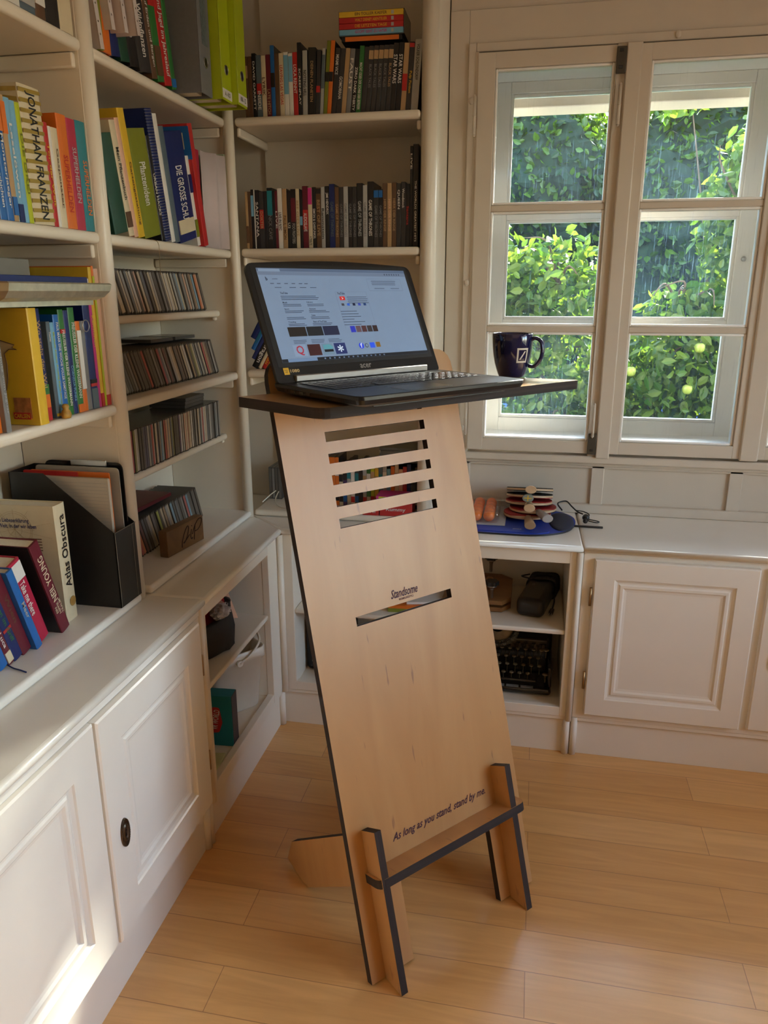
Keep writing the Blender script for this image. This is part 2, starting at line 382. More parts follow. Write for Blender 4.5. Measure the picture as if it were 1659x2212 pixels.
# reveal lining + outer window
O = thing('window_2', 'bright white outer window behind the casement window', None, (0,0,0), kind='structure')
bm = bmesh.new()
addbox(bm, (.60,.441,1.02), (.628,.86,2.345)); addbox(bm, (2.575,.441,1.02), (2.60,.86,2.345))
addbox(bm, (.628,.441,1.02), (2.575,.60,1.062)); addbox(bm, (.60,.60,1.00), (2.6,.92,1.035))
addbox(bm, (.628,.441,2.30), (2.575,.86,2.345))
addbox(bm, (1.052,.441,1.062), (1.128,.56,2.30)); addbox(bm, (1.576,.441,1.062), (1.62,.56,2.30)); addbox(bm, (2.045,.441,1.062), (2.10,.56,2.30))
link('lining', bm, REVEAL, O)
for x0, x1, p0, p1 in ((.629,1.10,.713,1.062),(1.10,1.598,1.178,1.522),(1.60,2.08,1.68,2.0),(2.08,2.574,2.16,2.49)):
    bm = bmesh.new(); ya, yb = .60, .64
    addbox(bm, (x0,ya,1.04), (p0,yb,2.30), .003); addbox(bm, (p1,ya,1.04), (x1,yb,2.30), .003)
    addbox(bm, (p0,ya,1.04), (p1,yb,1.113), .003); addbox(bm, (p0,ya,2.262), (p1,yb,2.30), .003)
    for z in (1.478,1.854): addbox(bm, (p0,ya+.004,z-.0115), (p1,yb-.004,z+.0115), .003)
    for z0, z1 in ((1.113,1.467),(1.489,1.843),(1.865,2.262)): ring4(bm, p0, p1, z0, z1, .010, ya+.006, yb-.004, .003)
    so = link('sash', bm, REVEAL, O)
    for z0, z1 in ((1.113,1.467),(1.489,1.843),(1.865,2.262)): link('pane', bx((p0,.618,z0),(p1,.6195,z1)), GLASS, so)
link('blind_box', bx((.63,.70,2.235),(2.57,.84,2.34),.004), mat('blind_box_cream',(.62,.50,.40),.6), O)
link('hook', lathe([(0,0),(.008,0),(.009,.006),(.003,.012),(0,.013)], 14), METAL, O, T(1.550,.60,1.70,0,0,pi/2))
# side window that lights the room (outside the photograph's frame)
S = thing('window_3', 'plain casement window in the right hand wall', None, (0,0,0), kind='structure')
bm = bmesh.new()
for a, b in (((3.5,-2.2,.9),(3.56,-2.14,2.35)),((3.5,-.56,.9),(3.56,-.5,2.35)),((3.5,-2.2,.9),(3.56,-.5,.96)),((3.5,-2.2,2.29),(3.56,-.5,2.35)),((3.5,-1.39,.9),(3.56,-1.31,2.35))): addbox(bm, a, b, .003)
link('sash', bm, WINP_SHADED, S); link('pane', bx((3.53,-2.15,.95),(3.531,-.55,2.30)), GLASS, S)
#=CABINETS
def worktop(name, label, pts, z0=.768, z1=.790, group=None, mt=None):
    bm = prism(pts, z0, z1, sidemat=0)
    es = [e for e in bm.edges if e.is_boundary is False and abs(e.verts[0].co.z-e.verts[1].co.z) < 1e-6 and len(e.link_faces) == 2 and abs(e.link_faces[0].normal.z) + abs(e.link_faces[1].normal.z) < 1.1 and abs(e.calc_face_angle(0)) > 1]
    bmesh.ops.bevel(bm, geom=es, offset=.0095, segments=4, profile=.5, affect='EDGES')
    for f in bm.faces:
        if abs(f.normal.z) < .98: f.smooth = True
    o = link(name, bm, mt or PAINTW); return tag(o, label, 'worktop')
worktop('worktop', 'white worktop over the two closed cupboard doors at left', [(0,-2.5),(0,-.6405),(-.47,-.6405),(-.47,-2.5)])
worktop('worktop', 'white worktop over the open left cupboard, mitred at the corner', [(0,-.6395),(0,-.0005),(-.46,.4385),(-.469,.4385),(-.469,-.6395)])
worktop('worktop', 'white worktop under the corner bookcase carrying the blue bat bag', [(.0005,0),(1.034,0),(1.026,.438),(-.4585,.438)])
worktop('worktop', 'long white worktop under the window, right of the seam', [(1.0355,0),(3.45,0),(3.45,.438),(1.0275,.438)])
PLW = .016
def plinth_post(bm, x, y, r=.013, z1=.150): 
    tube([(x,y,.001),(x,y,z1)], r, 12, bm=bm)
# --- closed two door cupboard, left wall
K = thing('cupboard', 'white two-door cupboard below the left worktop', 'cupboard', (0,0,0))
bm = bmesh.new()
addbox(bm, (-.46,-2.3,.15), (-.03,-.655,.17)); addbox(bm, (-.46,-2.3,.17), (-.44,-.655,.767)); addbox(bm, (-.44,-.675,.17), (-.022,-.655,.767))
addbox(bm, (-.44,-2.3,.17), (-.022,-2.28,.767)); addbox(bm, (-.04,-2.3,.745), (-.012,-.655,.7675), .002); addbox(bm, (-.04,-2.28,.15), (-.022,-.66,.185))
addbox(bm, (-.035,-.694,.15), (-.014,-.655,.7675), .003)
link('body', bm, PAINTW, K)
bm = bmesh.new(); addbox(bm, (-.06,-2.3,.0005), (-.036,-.655,.15)); addbox(bm, (-.05,-2.3,.135), (-.03,-.655,.152), .003)
plinth_post(bm, -.034, -.668); link('plinth', bm, PAINTW, K)
DL = [(0,.02),(0,.004),(.004,0),(.083,0),(.086,.004),(.094,.008),(.099,.008),(.104,.0045),(.112,.0045),(.118,.009),(.126,.0105)]
def door(y0, y1, front, hinges=True, esc=None):
    w_, h_ = y1-y0, .560
    D = link('door', rings_panel(w_, h_, [(i, y) for i, y in DL]), PAINTW, K, T(front, y0, .184, L90))
    if hinges:
        for z in (.616, .320):
            link('hinge', tube([(w_+.004,.004,z-.184-.030),(w_+.004,.004,z-.184+.030)], .0045, 10), BRASS, D)
    return D
D1 = door(-1.192,-.694,.006); D2 = door(-2.09,-1.194,.0,False)
# oval keyhole plate
def escutcheon(parent, M):
    bm = bmesh.new(); prof = [(1,0),(1,.003),(.90,.005),(.80,.003),(.62,.003),(.58,.006),(.42,.007),(.36,.004),(0,.004)]
    rings = []
    for r, z in prof:
        rings.append([bm.verts.new((.0165*r*cos(2*pi*k/36), -z, .036*r*sin(2*pi*k/36))) for k in range(36)] if r else [bm.verts.new((0,-z,0))])
    for a, b in zip(rings, rings[1:]):
        for k in range(36):
            j = (k+1)%36; f = bm.faces.new((a[k],a[j],b[0]) if len(b) == 1 else (a[k],a[j],b[j],b[k])); f.smooth = True
    for k in range(48):
        a = 2*pi*k/48; bmesh.ops.create_icosphere(bm, subdivisions=1, radius=.0013, matrix=Matrix.Translation((.0152*cos(a),-.0045,.0335*sin(a))))
    e = link('keyhole_plate', bm, BRONZE, parent, M); e['label'] = 'oval dark bronze keyhole plate'
    b2 = bmesh.new(); addbox(b2, (-.0016,-.0056,-.008), (.0016,-.003,.002)); bmesh.ops.create_cone(b2, segments=16, radius1=.0034, radius2=.0034, depth=.002, cap_ends=True, matrix=Matrix.Translation((0,-.0048,.004)) @ Matrix.Rotation(pi/2,4,'X'))
    link('keyhole', b2, BLACKP, e)
escutcheon(D1, T(.054,0,.253))
# --- open cupboards
def open_cab(name, label, M, wd, L_in, R_in, xl=0, xr=0, zs=.475):
    """local: x along the front, front at y=.02 toward -y. opening L_in..R_in"""
    C_ = thing(name, label, 'cupboard', M); bm = bmesh.new(); d = .42
    addbox(bm, (-xl,.02,.15), (L_in,.045,.767), .002); addbox(bm, (R_in,.02,.15), (wd+xr,.045,.767), .002)
    addbox(bm, (L_in-.001,.0205,.150), (R_in+.001,.045,.185), .002); addbox(bm, (L_in-.001,.0205,.722), (R_in+.001,.045,.767), .002)
    link('face_frame', bm, PAINT, C_)
    bm = bmesh.new()
    addbox(bm, (.003,.045,.16), (wd-.003,d,.176)); addbox(bm, (.003,d,.16), (wd-.003,d+.012,.767))
    addbox(bm, (L_in-.016,.045,.176), (L_in-.001,d,.767)); addbox(bm, (R_in+.001,.045,.176), (R_in+.016,d,.767))
    link('body', bm, PAINT, C_)
    link('shelf', bx((L_in-.001,.028,zs-.017),(R_in+.001,d-.001,zs), .006, 3), PAINT, C_)
    return C_
C1 = open_cab('cupboard', 'open white cupboard on the left holding bucket and black bag', T(0,-.655,0,L90), .655, .052, .565, 0, .0195, .498)
bm = bmesh.new(); addbox(bm, (.003,.036,.0005), (.690,.06,.15)); addbox(bm, (0,.024,.135), (.678,.06,.152), .003); plinth_post(bm, .010, .034); plinth_post(bm, .672,.030); link('plinth', bm, PAINT, C1)
link('moulding', tube([(.006,.016,.15),(.006,.016,.767)], .011, 12), PAINT, C1); link('moulding', tube([(.660,.010,.15),(.660,.010,.767)], .0115, 12), PAINT, C1)
C2 = open_cab('cupboard', 'open white cupboard behind the desk holding the typewriter', T(0,0,0), 1.034, .030, .994, .044)
bm = bmesh.new(); addbox(bm, (-.035,.036,.0005), (1.03,.06,.15)); addbox(bm, (-.023,.024,.135), (1.03,.06,.152), .003); plinth_post(bm, 1.022,.030); link('plinth', bm, PAINT, C2)
link('moulding', tube([(1.026,.016,.14),(1.026,.016,.767)], .011, 12), PAINT, C2)
# --- closed cupboard under the window
K = thing('cupboard', 'white closed cupboard under the window on the right', 'cupboard', (0,0,0))
bm = bmesh.new()
addbox(bm, (1.038,.022,.15), (3.4,.045,.767), .002); addbox(bm, (1.038,.045,.15), (1.058,.42,.767)); addbox(bm, (1.058,.40,.15), (3.4,.42,.767)); addbox(bm, (1.058,.045,.15), (3.4,.40,.165))
link('body', bm, PAINTC, K)
bm = bmesh.new(); addbox(bm, (1.05,.036,.0005), (3.4,.06,.15)); addbox(bm, (1.05,.024,.135), (3.4,.06,.152), .003); plinth_post(bm, 1.048,.030,.012); link('plinth', bm, PAINTC, K)
for x0, x1, hg in ((1.074,1.580,1),(1.606,2.12,0),(2.14,2.66,1)):
    f = 0 if hg else .006
    D = link('door', rings_panel(x1-x0, .572, DL[:3]+[(i-.018 if i>.05 else i, y) for i, y in DL[3:]]), PAINTC, K, T(x0,f,.176))
    if hg:
        for z in (.616,.308): link('hinge', tube([(-.007,.006,z-.176-.032),(-.007,.006,z-.176+.032)], .0045, 10), BRASS, D)
    else: escutcheon(D, T(.052,0,.262))
#=BOOKCASES
def side(parent, a, b, nose=None):
    bm = bmesh.new(); addbox(bm, a, b, .0015)
    if nose: x, y, r, z0, z1 = nose; tube([(x,y,z0),(x,y,z1)], r, 16, bm=bm)
    return link('side_panel', bm, PAINT, parent)
ZS = (2.125,1.725,1.320)
B1 = thing('bookcase', 'white bookcase bay at the far left behind the silver frame', 'bookcase', (0,0,0))
B2 = thing('bookcase', 'white bookcase bay with ring binders above and CD rows below', 'bookcase', (0,0,0))
B3 = thing('bookcase', 'white corner bookcase left of the window holding the film boxes', 'bookcase', (0,0,0))
side(B1, (-.46,-1.63,.791), (-.18,-1.59,2.64), (-.18,-1.61,.02,.791,2.64))
side(B2, (-.46,-.689,.791), (-.183,-.643,2.64), (-.185,-.666,.0225,.791,2.64))
side(B2, (-.46,.128,.791), (-.176,.150,2.64), (-.166,.124,.0175,.791,2.64))
side(B3, (.459,.152,.791), (.5115,.436,2.64), (.485,.153,.0258,.791,2.64))
link('back_panel', bx((-.468,-1.59,.791),(-.460,-.69,2.64)), PAINT, B1)
link('back_panel', bx((-.468,-.642,.791),(-.460,.127,2.64)), PAINT, B2)
link('back_panel', bx((-.15,.425,.791),(.459,.436,2.64)), PAINT, B3)
for z in ZS:
    link('shelf', bx((-.459,-1.588,z-.026),(-.172,-.690,z), .0105, 4), PAINT, B1)
    for x in (-.186,):
        c = link('shelf_support', bx((-.455,-.704,z-.058),(-.19,-.690,z-.027), .004), PAINT, B1)
    link('shelf', bx((-.459,-.642,z-.026),(-.174,.127,z), .0105, 4), PAINT, B2)
    link('shelf_support', bx((-.455,.113,z-.055),(-.195,.1275,z-.027), .004), PAINT, B2)
    link('shelf', bx((-.149,.134,z+.005-.026),(.459,.424,z+.005), .0105, 4), PAINT, B3)
    link('shelf_support', bx((-.149,.150,z-.050),(-.136,.42,z-.022), .005), PAINT, B3)
    link('shelf_support', bx((.445,.150,z-.050),(.4585,.42,z-.022), .005), PAINT, B3)
for z in (1.530,1.100):
    link('shelf', bx((-.459,-.642,z-.022),(-.232,.127,z), .009, 4), PAINT, B2)
    link('shelf_peg', bx((-.255,.108,z-.034),(-.245,.1275,z-.0225), .003), PAINT, B2)
link('base_shelf', bx((-.459,-1.588,.7915),(-.155,-.690,.815), .009, 4), PAINTW, B1)
link('base_shelf', bx((-.459,-.642,.7915),(-.153,.127,.815), .009, 4), PAINTW, B2)
link('base_shelf', bx((-.149,.134,.7915),(.459,.424,.815), .009, 4), PAINT, B3)
#=DESK
th = radians(15.5)
DM = Matrix(((.66906,.74320,0,.546),(.74320,-.66906,0,-1.037),(0,0,-1,0),(0,0,0,1)))  # placeholder
u = Vector((.66906,.74320,0)); m2 = Vector((.74320,-.66906,0)); up = Vector((0,0,1))
v_ = (-m2*sin(th)+up*cos(th)); mm = (m2*cos(th)+up*sin(th))
A0 = Vector((.546,-1.037,0))
DESK = thing('standing_desk', 'birch plywood standing desk with sloping slotted back board and dark edges', 'desk', (.546,-1.037,0))
def dmat(X, Y, Z, o):  # local frame relative to the desk empty
    M = Matrix((X, Y, Z)).transposed().to_4x4(); M.translation = o; return M
PF = dmat(u, v_, mm, Vector((0,0,0)))      # panel frame: x=s, y=t, z=m (front +)
tk = .019
slots = [(.1242,.4276,t-.0118,t+.0118) for t in (1.412,1.360,1.308,1.256,1.2045,1.152,1.100,.8605)]
outl = rpoly([(0,.006),(.127,.006),(.127,.222),(.430,.222),(.430,.006),(.553,.006),(.553,.225),(.553,1.50),(0,1.50)], [0,0,.022,.022,0,0,0,.055,.055])
bm = prism(outl, -tk, 0, [[(a,c),(b,c),(b,d),(a,d)] for a, b, c, d in slots])
board = link('back_board', bm, [PLY,PLYE], DESK, PF)
# fins: in plane spanned by m and world/v ; polygon (m,v)
FF = dmat(mm, v_, -u, Vector((0,0,0)))
FF = dmat(mm, v_, mm.cross(v_), Vector((0,0,0)))   # z axis = -u
for s0 in (.050,.476):
    a = .2679  # tan of the lean, keeps the feet flat on the floor
    ft = lambda m_: (m_, -m_*tan(th)+.0015)
    pts = [ft(.0003),ft(.0585),(.0585,.386),(.0003,.374)]
    bm = prism(rpoly(pts, 0), -.0095, .0095)
    link('front_fin', bm, [PLY,PLYE], DESK, FF @ Matrix.Translation((0,0,-(s0))))
    # rear support: polygon given in (w,z)
    wz = [(-.075,.352),(-.445,.098),(-.474,.022),(-.388,.0015),(-.362,.0015),(-.052,.222)]
    pts = [(w_*cos(th)+z_*sin(th), -w_*sin(th)+z_*cos(th)) for w_, z_ in wz]
    pts = [(min(x,-tk-.0003), y) if i in (0,5) else (x,y) for i,(x,y) in enumerate(pts)]
    link('rear_support', prism(pts, -.0095, .0095), [PLY,PLYE], DESK, FF @ Matrix.Translation((0,0,-(s0))))
bp_ = rpoly([(.032,.0003),(.522,.0003),(.522,.0605),(.032,.0605)], [0,0,.026,.026])
bm = prism(bp_, -.011, .011)   # x=s,y=m
link('brace', bm, [PLY,PLYE], DESK, dmat(u, mm, u.cross(mm), v_*.259))
ZTAB = 1.370
def dl(s_, w_, z_): return u*s_ + m2*w_ + up*z_
tp = [(-.084,-.374),(-.034,-.112),(.765,-.130),(.700,-.238),(.628,-.374),(.424,-.374),(.424,-.425),(.128,-.425),(.128,-.374)]
tp2 = rpoly(tp, [.006,.035,.012,.02,.02,0,.01,.01,0])
bm = prism(tp2, ZTAB-.0222, ZTAB)
TT = dmat(u, m2, u.cross(m2), Vector((0,0,0)))   # z = -up
TT = Matrix(((u.x,m2.x,0,0),(u.y,m2.y,0,0),(0,0,1,0),(0,0,0,1)))
PLYT = wood('birch_table_veneer', (.46,.28,.14), (.54,.35,.19), (1.3,9,9), .22, 7)
link('table_top', bm, [PLYT,PLYE], DESK, TT)
INK = mat('burnt_engraving', (.05,.012,.03), .7)
q = text('As long as you stand, stand by me.', DESK, PF @ T(.279,.316,.0008), .312, .026, INK, .45, label='engraved line of script'); 
q = text('Standsome', DESK, PF @ T(.278,.9000,.0008), .086, .022, INK, .45, label='engraved maker name')
q = text('WORKLIFESTYLE', DESK, PF @ T(.281,.8835,.0008), .047, .0055, INK)
#=LAPTOP
BK = BLACKP
LBK = mat('laptop_black', (.008,.008,.009), .32, noise=.1)
GUN = mat('gunmetal_strip', (.28,.25,.23), .42, .6)
ya = .0459; cA, sA = cos(ya), sin(ya)
X_ = u*cA - m2*sA; Y_ = -(u*sA + m2*cA); Z_ = up      # Y_ points to the back
LO = A0 + dl(-.008,-.327,ZTAB+.0012)
LM = Matrix((X_, Y_, Z_)).transposed().to_4x4(); LM.translation = LO
LAP = thing('laptop', 'open black laptop on the standing desk showing a web page', 'laptop', LM)
wd, dp, hh, lean = .484, .290, .295, .456
pts = rpoly([(0,.022),(0,-dp),(wd,-dp),(wd,.022)], [.012,.02,.02,.012])
bm = bmesh.new()
lay = [(.018,.003),(.004,.009),(0,.018),(0,.0245),(.002,.026)]
R = []
for ins, z in lay:
    sx, sy = (wd-2*ins)/wd, (dp+.022-2*ins)/(dp+.022)
    R.append([bm.verts.new((wd/2+(p[0]-wd/2)*sx, -dp/2+.011+(p[1]+dp/2-.011)*sy, z)) for p in pts])
for a, b in zip(R, R[1:]):
    for k in range(len(a)): f = bm.faces.new((a[k],a[(k+1)%len(a)],b[(k+1)%len(a)],b[k])); f.smooth = False
bm.faces.new(R[-1]); bm.faces.new(R[0][::-1]); bmesh.ops.recalc_face_normals(bm, faces=bm.faces)
base = link('base', bm, LBK, LAP)
link('foot', bx((.05,-dp+.02,0),(wd-.05,-dp+.03,.004),.001), BK, base); link('foot', bx((.05,-.01,0),(wd-.05,0,.004),.001), BK, base)
for y_, w_, kd in ((-.03,.010,'usb_port'),(-.058,.016,'usb_port'),(-.09,.016,'display_port'),(-.115,.014,'usb_port')):
    link(kd, bx((-.0006,y_-w_/2,.0115),(.001,y_+w_/2,.0165)), DARKM, base)
link('touchpad', bx((.14,-dp+.022,.0258),(.27,-dp+.098,.0264),.0002), mat('touchpad_black',(.03,.03,.032),.25), base)
link('keyboard_well', bx((.028,-.170,.0255),(wd-.028,-.030,.0262)), mat('key_well',(.01,.01,.01),.5), base)
kb = bmesh.new(); addbox(kb, (-.0085,-.0085,0), (.0085,.0085,.0018), .001, 1); kme = bpy.data.meshes.new('key'); kb.to_mesh(kme); kb.free(); kme.materials.append(mat('key_black',(.05,.05,.055),.22))
for r in range(6):
    for c in range(20):
        if r == 0 and 5 <= c <= 9: 
            if c == 7:
                link('space_bar', bx((.03+.0225*7.5-.05,-.169+.004,.0262),(.03+.0225*7.5+.05,-.169+.020,.028),.001), kme.materials[0], base)
            continue
        if r == 5 and c > 17: continue
        k = bpy.data.objects.new('key', kme); COL.objects.link(k); k.parent = base; k.location = (.041+c*.0212,-.158+r*.0228,.0262)
link('hinge_strip', bx((.045,-.004,.0265),(wd-.045,.014,.041),.002), GUN, base)
HM = Matrix.Translation((0,0,.026)) @ Matrix.Rotation(-lean,4,'X')   # lid local: x width, z up
lid = link('lid', prism(rpoly([(0,0),(wd,0),(wd,.283),(wd*.5,hh+.001),(0,.283)], [.008,.008,.02,.3,.02], 6), -.009, 0, sidemat=0), LBK, LAP, HM @ Matrix(((1,0,0,0),(0,0,-1,0),(0,1,0,0),(0,0,0,1))))
# lid mesh is in XY (x, height), its +z axis is the viewer's side after the swap
def scr(uu, vv, z=.0006): 
    x0, x1, z0, z1 = .026, .462, .046, .272
    return Vector((x0+(x1-x0)*uu, z1-(z1-z0)*vv, z))
def quad(items, mt, name, parent, z=.0009):
    bm = bmesh.new()
    for (a, b, c, d) in items:
        p = [scr(a,d,z), scr(b,d,z), scr(b,c,z), scr(a,c,z)]
        bm.faces.new([bm.verts.new(q) for q in p])
    return link(name, bm, mt, parent)
def em(name, c, s_=.47): return mat('screen_'+name, tuple(lin(c)), .4, emis=s_)
link('bezel', prism(rpoly([(.012,.036),(wd-.012,.036),(wd-.012,.281),(.012,.281)], .004), .0001, .0004, sidemat=0), mat('bezel_black',(.010,.009,.009),.5), lid)
SCR = quad([(0,1,0,1)], em('page', (112,132,160)), 'screen', lid, .0006)
q = quad([(0,1,0,.035)], em('tabbar', (78,95,122)), 'tab_bar', lid); quad([(0,1,.038,.075)], em('addr', (98,114,140)), 'address_bar', lid)
quad([(.01,.14,.008,.038)], em('page',None) if False else em('tab', (118,138,165)), 'tab', lid, .0011)
quad([(0,1,.965,1)], em('taskbar', (14,18,28)), 'taskbar', lid); quad([(.035,.215,.966,.999)], em('search', (100,125,160)), 'search_box', lid, .0011)
bars = []
rnd = random.Random(3)
def lines(u0, u1, v0, n, dv=.018, h=.006):
    for i in range(n): bars.append((u0, u0+(u1-u0)*rnd.uniform(.8,1), v0+i*dv, v0+i*dv+h))
lines(.10,.36,.300,3); 
for i, v0 in enumerate((.39,.46,.53,.60)): lines(.10,.22,v0,2,.016); lines(.25,.38,v0,2,.016)
lines(.10,.185,.775,3,.015,.005); lines(.21,.30,.775,3,.015,.005); lines(.32,.41,.775,3,.015,.005)
lines(.525,.67,.315,4,.022,.006)
for i in range(6): lines(.455,.455+rnd.uniform(.08,.17),.475+i*.03,1)
lines(.73,.93,.13,3,.02,.006); lines(.74,.82,.215,1); lines(.86,.93,.215,1)
for a in (.06,.10,.145,.19,.235,.27): bars.append((a,a+.022,.163,.170))
for a in (.08,.17,.235,.30): bars.append((a,a+.04,.207,.213))
quad(bars, em('text', (52,64,84)), 'page_text', lid, .0011)
quad([(.455,.669,.255,.256),(.455,.456,.255,.67),(.669,.67,.255,.67),(.70,.95,.105,.107),(.70,.701,.105,.245),(.949,.95,.105,.245),(.70,.95,.243,.246)], em('line', (88,104,128)), 'card_outline', lid, .0011)
def stext(s_, uc, vc, w_, h_, c=(30,38,56), sh=0):
    text(s_, lid, Matrix.Translation(scr(uc,vc,.0013)), w_, h_, em('ink%d%d%d' % c, c), sh)
stext('YouTube', .125,.270,.020,.0052); stext('YouTube', .492,.275,.022,.006); stext('b', .045,.115,.005,.009,(10,16,30)); stext('youtube', .095,.118,.014,.0036)
for s_, a, b in (('Musik',.115,.372),('Library',.27,.372),('Sport',.115,.443),('Account',.275,.443),('Live',.27,.513),('Trending',.125,.583),('Best of YouTube',.30,.583)): stext(s_, a, b, .004*len(s_)*.62, .0042)
for i, (a, b) in enumerate(((.085,.195),(.20,.300),(.305,.405))): quad([(a,b,.635,.735)], em('thumb%d' % i, ((30,26,24),(24,28,34),(26,32,60))[i]), 'video_thumbnail', lid, .0012)
for i, (a, b, c) in enumerate(((.085,.165,(122,142,170)),(.175,.255,(56,24,26)),(.265,.335,(104,128,150)),(.345,.42,(26,42,96)))):
    quad([(a,b,.825,.945)], em('tile%d' % i, c), 'picture_tile', lid, .0012)
stext('Q', .125,.885,.020,.024,(150,40,60)); stext('*', .383,.885,.016,.018,(190,205,225))
b2 = []
for i in range(7): b2.append((.275+i*.0085,.281+i*.0085,.868-rnd.uniform(.01,.035),.885))
quad(b2, em('teal', (70,150,160)), 'equalizer_icon', lid, .0014); quad([(.275,.333,.888,.915)], em('taskbar', None) if False else MATS['screen_taskbar'], 'equalizer_icon', lid, .0014)
quad([(.475,.510,.310,.352)], em('red', (190,35,30)), 'play_button', lid, .0012); stext('>', .493,.331,.005,.006,(200,200,210))
for i, c in enumerate(((60,60,70),(45,90,190),(20,30,60),(50,70,170),(30,60,110))): quad([(.475+i*.038,.493+i*.038,.388,.415)], em('ico%d' % i, c), 'link_icon', lid, .0012)
for i, c in enumerate(((40,50,170),(90,70,80),(70,40,45),(50,45,50),(45,30,32))): quad([(.487+i*.039,.520+i*.039,.645,.715)], em('face%d' % i, c), 'person_thumbnail', lid, .0012)
stext('f', .528,.865,.006,.012,(215,225,240))
def disc(uc, vc, r, mt, nm, z=.0012):
    bm = bmesh.new(); c = scr(uc,vc,z); bmesh.ops.create_circle(bm, cap_ends=True, segments=24, radius=r, matrix=Matrix.Translation(c)); link(nm, bm, mt, lid)
disc(.528,.868,.0075, em('fb', (35,60,200)), 'round_icon', .0010); disc(.565,.868,.0052, em('ig', (30,30,40)), 'round_icon', .0010); disc(.565,.868,.0038, MATS['screen_page'], 'round_icon', .0014)
quad([(.588,.622,.838,.898)], em('tw', (40,80,215)), 'square_icon', lid, .0012); quad([(.632,.662,.835,.892)], em('gold', (120,90,25)), 'square_icon', lid, .0012)
quad([(.26+i*.031,.270+i*.031,.975,.990) for i in range(14)], em('task_icon', (90,110,140)), 'taskbar_icon', lid, .0012)
quad([(.84+i*.018,.848+i*.018,.045,.062) for i in range(7)], MATS['screen_text'], 'toolbar_icon', lid, .0012)
text('acer', lid, T(.252,.0255,.0008), .034, .0105, mat('acer_silver',(.42,.41,.39),.3,.6), label='silver maker badge')
st = link('sticker', prism(rpoly([(.022,.018),(.066,.018),(.066,.034),(.022,.034)], .001), .0004, .0006, sidemat=0), mat('sticker_black',(.012,.01,.01),.4), lid); st['label'] = 'small yellow and black sticker'
link('sticker_block', prism([(.022,.018),(.036,.018),(.036,.034),(.022,.034)], .0006, .0008, sidemat=0), mat('sticker_yellow',(.75,.42,.02),.5), st)
text('1080', st, T(.051,.026,.0010), .024, .0075, mat('sticker_gold',(.70,.48,.2),.5)); text('FULL\nHD', st, T(.029,.026,.0010), .009, .008, mat('sticker_ink',(.05,.03,.01),.5))
bm = bmesh.new(); bmesh.ops.create_circle(bm, cap_ends=True, segments=12, radius=.0015, matrix=Matrix.Translation((wd/2,.284,.0005))); link('webcam', bm, DARKM, lid)
#=MUG
MC = A0 + dl(.679,-.290,ZTAB+.001)
MUG = thing('mug', 'dark blue mug with a white slashed square emblem right of the laptop', 'mug', T(MC.x,MC.y,MC.z,0))
MB = mat('cobalt_glaze', (.006,.008,.055), .06, coat=.6, noise=.05)
pr = [(0,.004),(.026,.004),(.029,0),(.033,.001),(.036,.008),(.0405,.020),(.0455,.036),(.0495,.055),(.052,.075),(.0535,.095),(.054,.112),(.0528,.1135),(.0512,.112),(.0505,.095),(.047,.055),(.038,.018),(.030,.009),(0,.007)]
link('body', lathe(pr, 56), MB, MUG)
hv = curve([(.051,0,.098),(.062,0,.102),(.076,0,.094),(.0815,0,.072),(.077,0,.048),(.062,0,.030),(.046,0,.030)], 8)
# handle points right of the camera
cd = Vector((camo.location.x-MC.x, camo.location.y-MC.y, 0)).normalized(); ang0 = math.atan2(cd.y, cd.x)
bm = tube(hv, .0052, 12); bmesh.ops.transform(bm, matrix=Matrix.Rotation(ang0+radians(72),4,'Z') @ Matrix.Diagonal((1,1.5,1,1)), verts=bm.verts)
link('handle', bm, MB, MUG)
def onmug(ang, z, off=.0006):
    import bisect
    zz = [(.001,.033),(.008,.036),(.020,.0405),(.036,.0455),(.055,.0495),(.075,.052),(.095,.0535),(.112,.054)]
    for (z0,r0),(z1,r1) in zip(zz, zz[1:]):
        if z0 <= z <= z1: r = r0+(r1-r0)*(z-z0)/(z1-z0); break
    a = ang0+ang; return Vector(((r+off)*cos(a),(r+off)*sin(a),z))
def patch(bm, quadpts, n=6):
    (a0,z0),(a1,z1),(a2,z2),(a3,z3) = quadpts; g = []
    for i in range(n+1):
        t = i/n; row = []
        for j in range(n+1):
            q_ = j/n; al = (a0*(1-q_)+a1*q_)*(1-t)+(a3*(1-q_)+a2*q_)*t; zl = (z0*(1-q_)+z1*q_)*(1-t)+(z3*(1-q_)+z2*q_)*t
            row.append(bm.verts.new(onmug(al, zl)))
        g.append(row)
    for i in range(n):
        for j in range(n): bm.faces.new((g[i][j],g[i][j+1],g[i+1][j+1],g[i+1][j]))
bm = bmesh.new(); a0_, a1_, z0_, z1_, t_a, t_z = radians(14), radians(50), .040, .078, radians(5.2), .0048
for qd in ([(a0_,z0_),(a1_,z0_),(a1_,z0_+t_z),(a0_,z0_+t_z)],[(a0_,z1_-t_z),(a1_,z1_-t_z),(a1_,z1_),(a0_,z1_)],[(a0_,z0_),(a0_+t_a,z0_),(a0_+t_a,z1_),(a0_,z1_)],[(a1_-t_a,z0_),(a1_,z0_),(a1_,z1_),(a1_-t_a,z1_)],[(a0_+t_a*1.5,z0_+.008),(a0_+t_a*2.5,z0_+.008),(a1_-t_a*1.5,z1_-.008),(a1_-t_a*2.4,z1_-.008)]): patch(bm, qd)
e_ = link('emblem', bm, mat('emblem_white',(.62,.58,.50),.3), MUG); e_['label'] = 'white square outline with a diagonal slash'
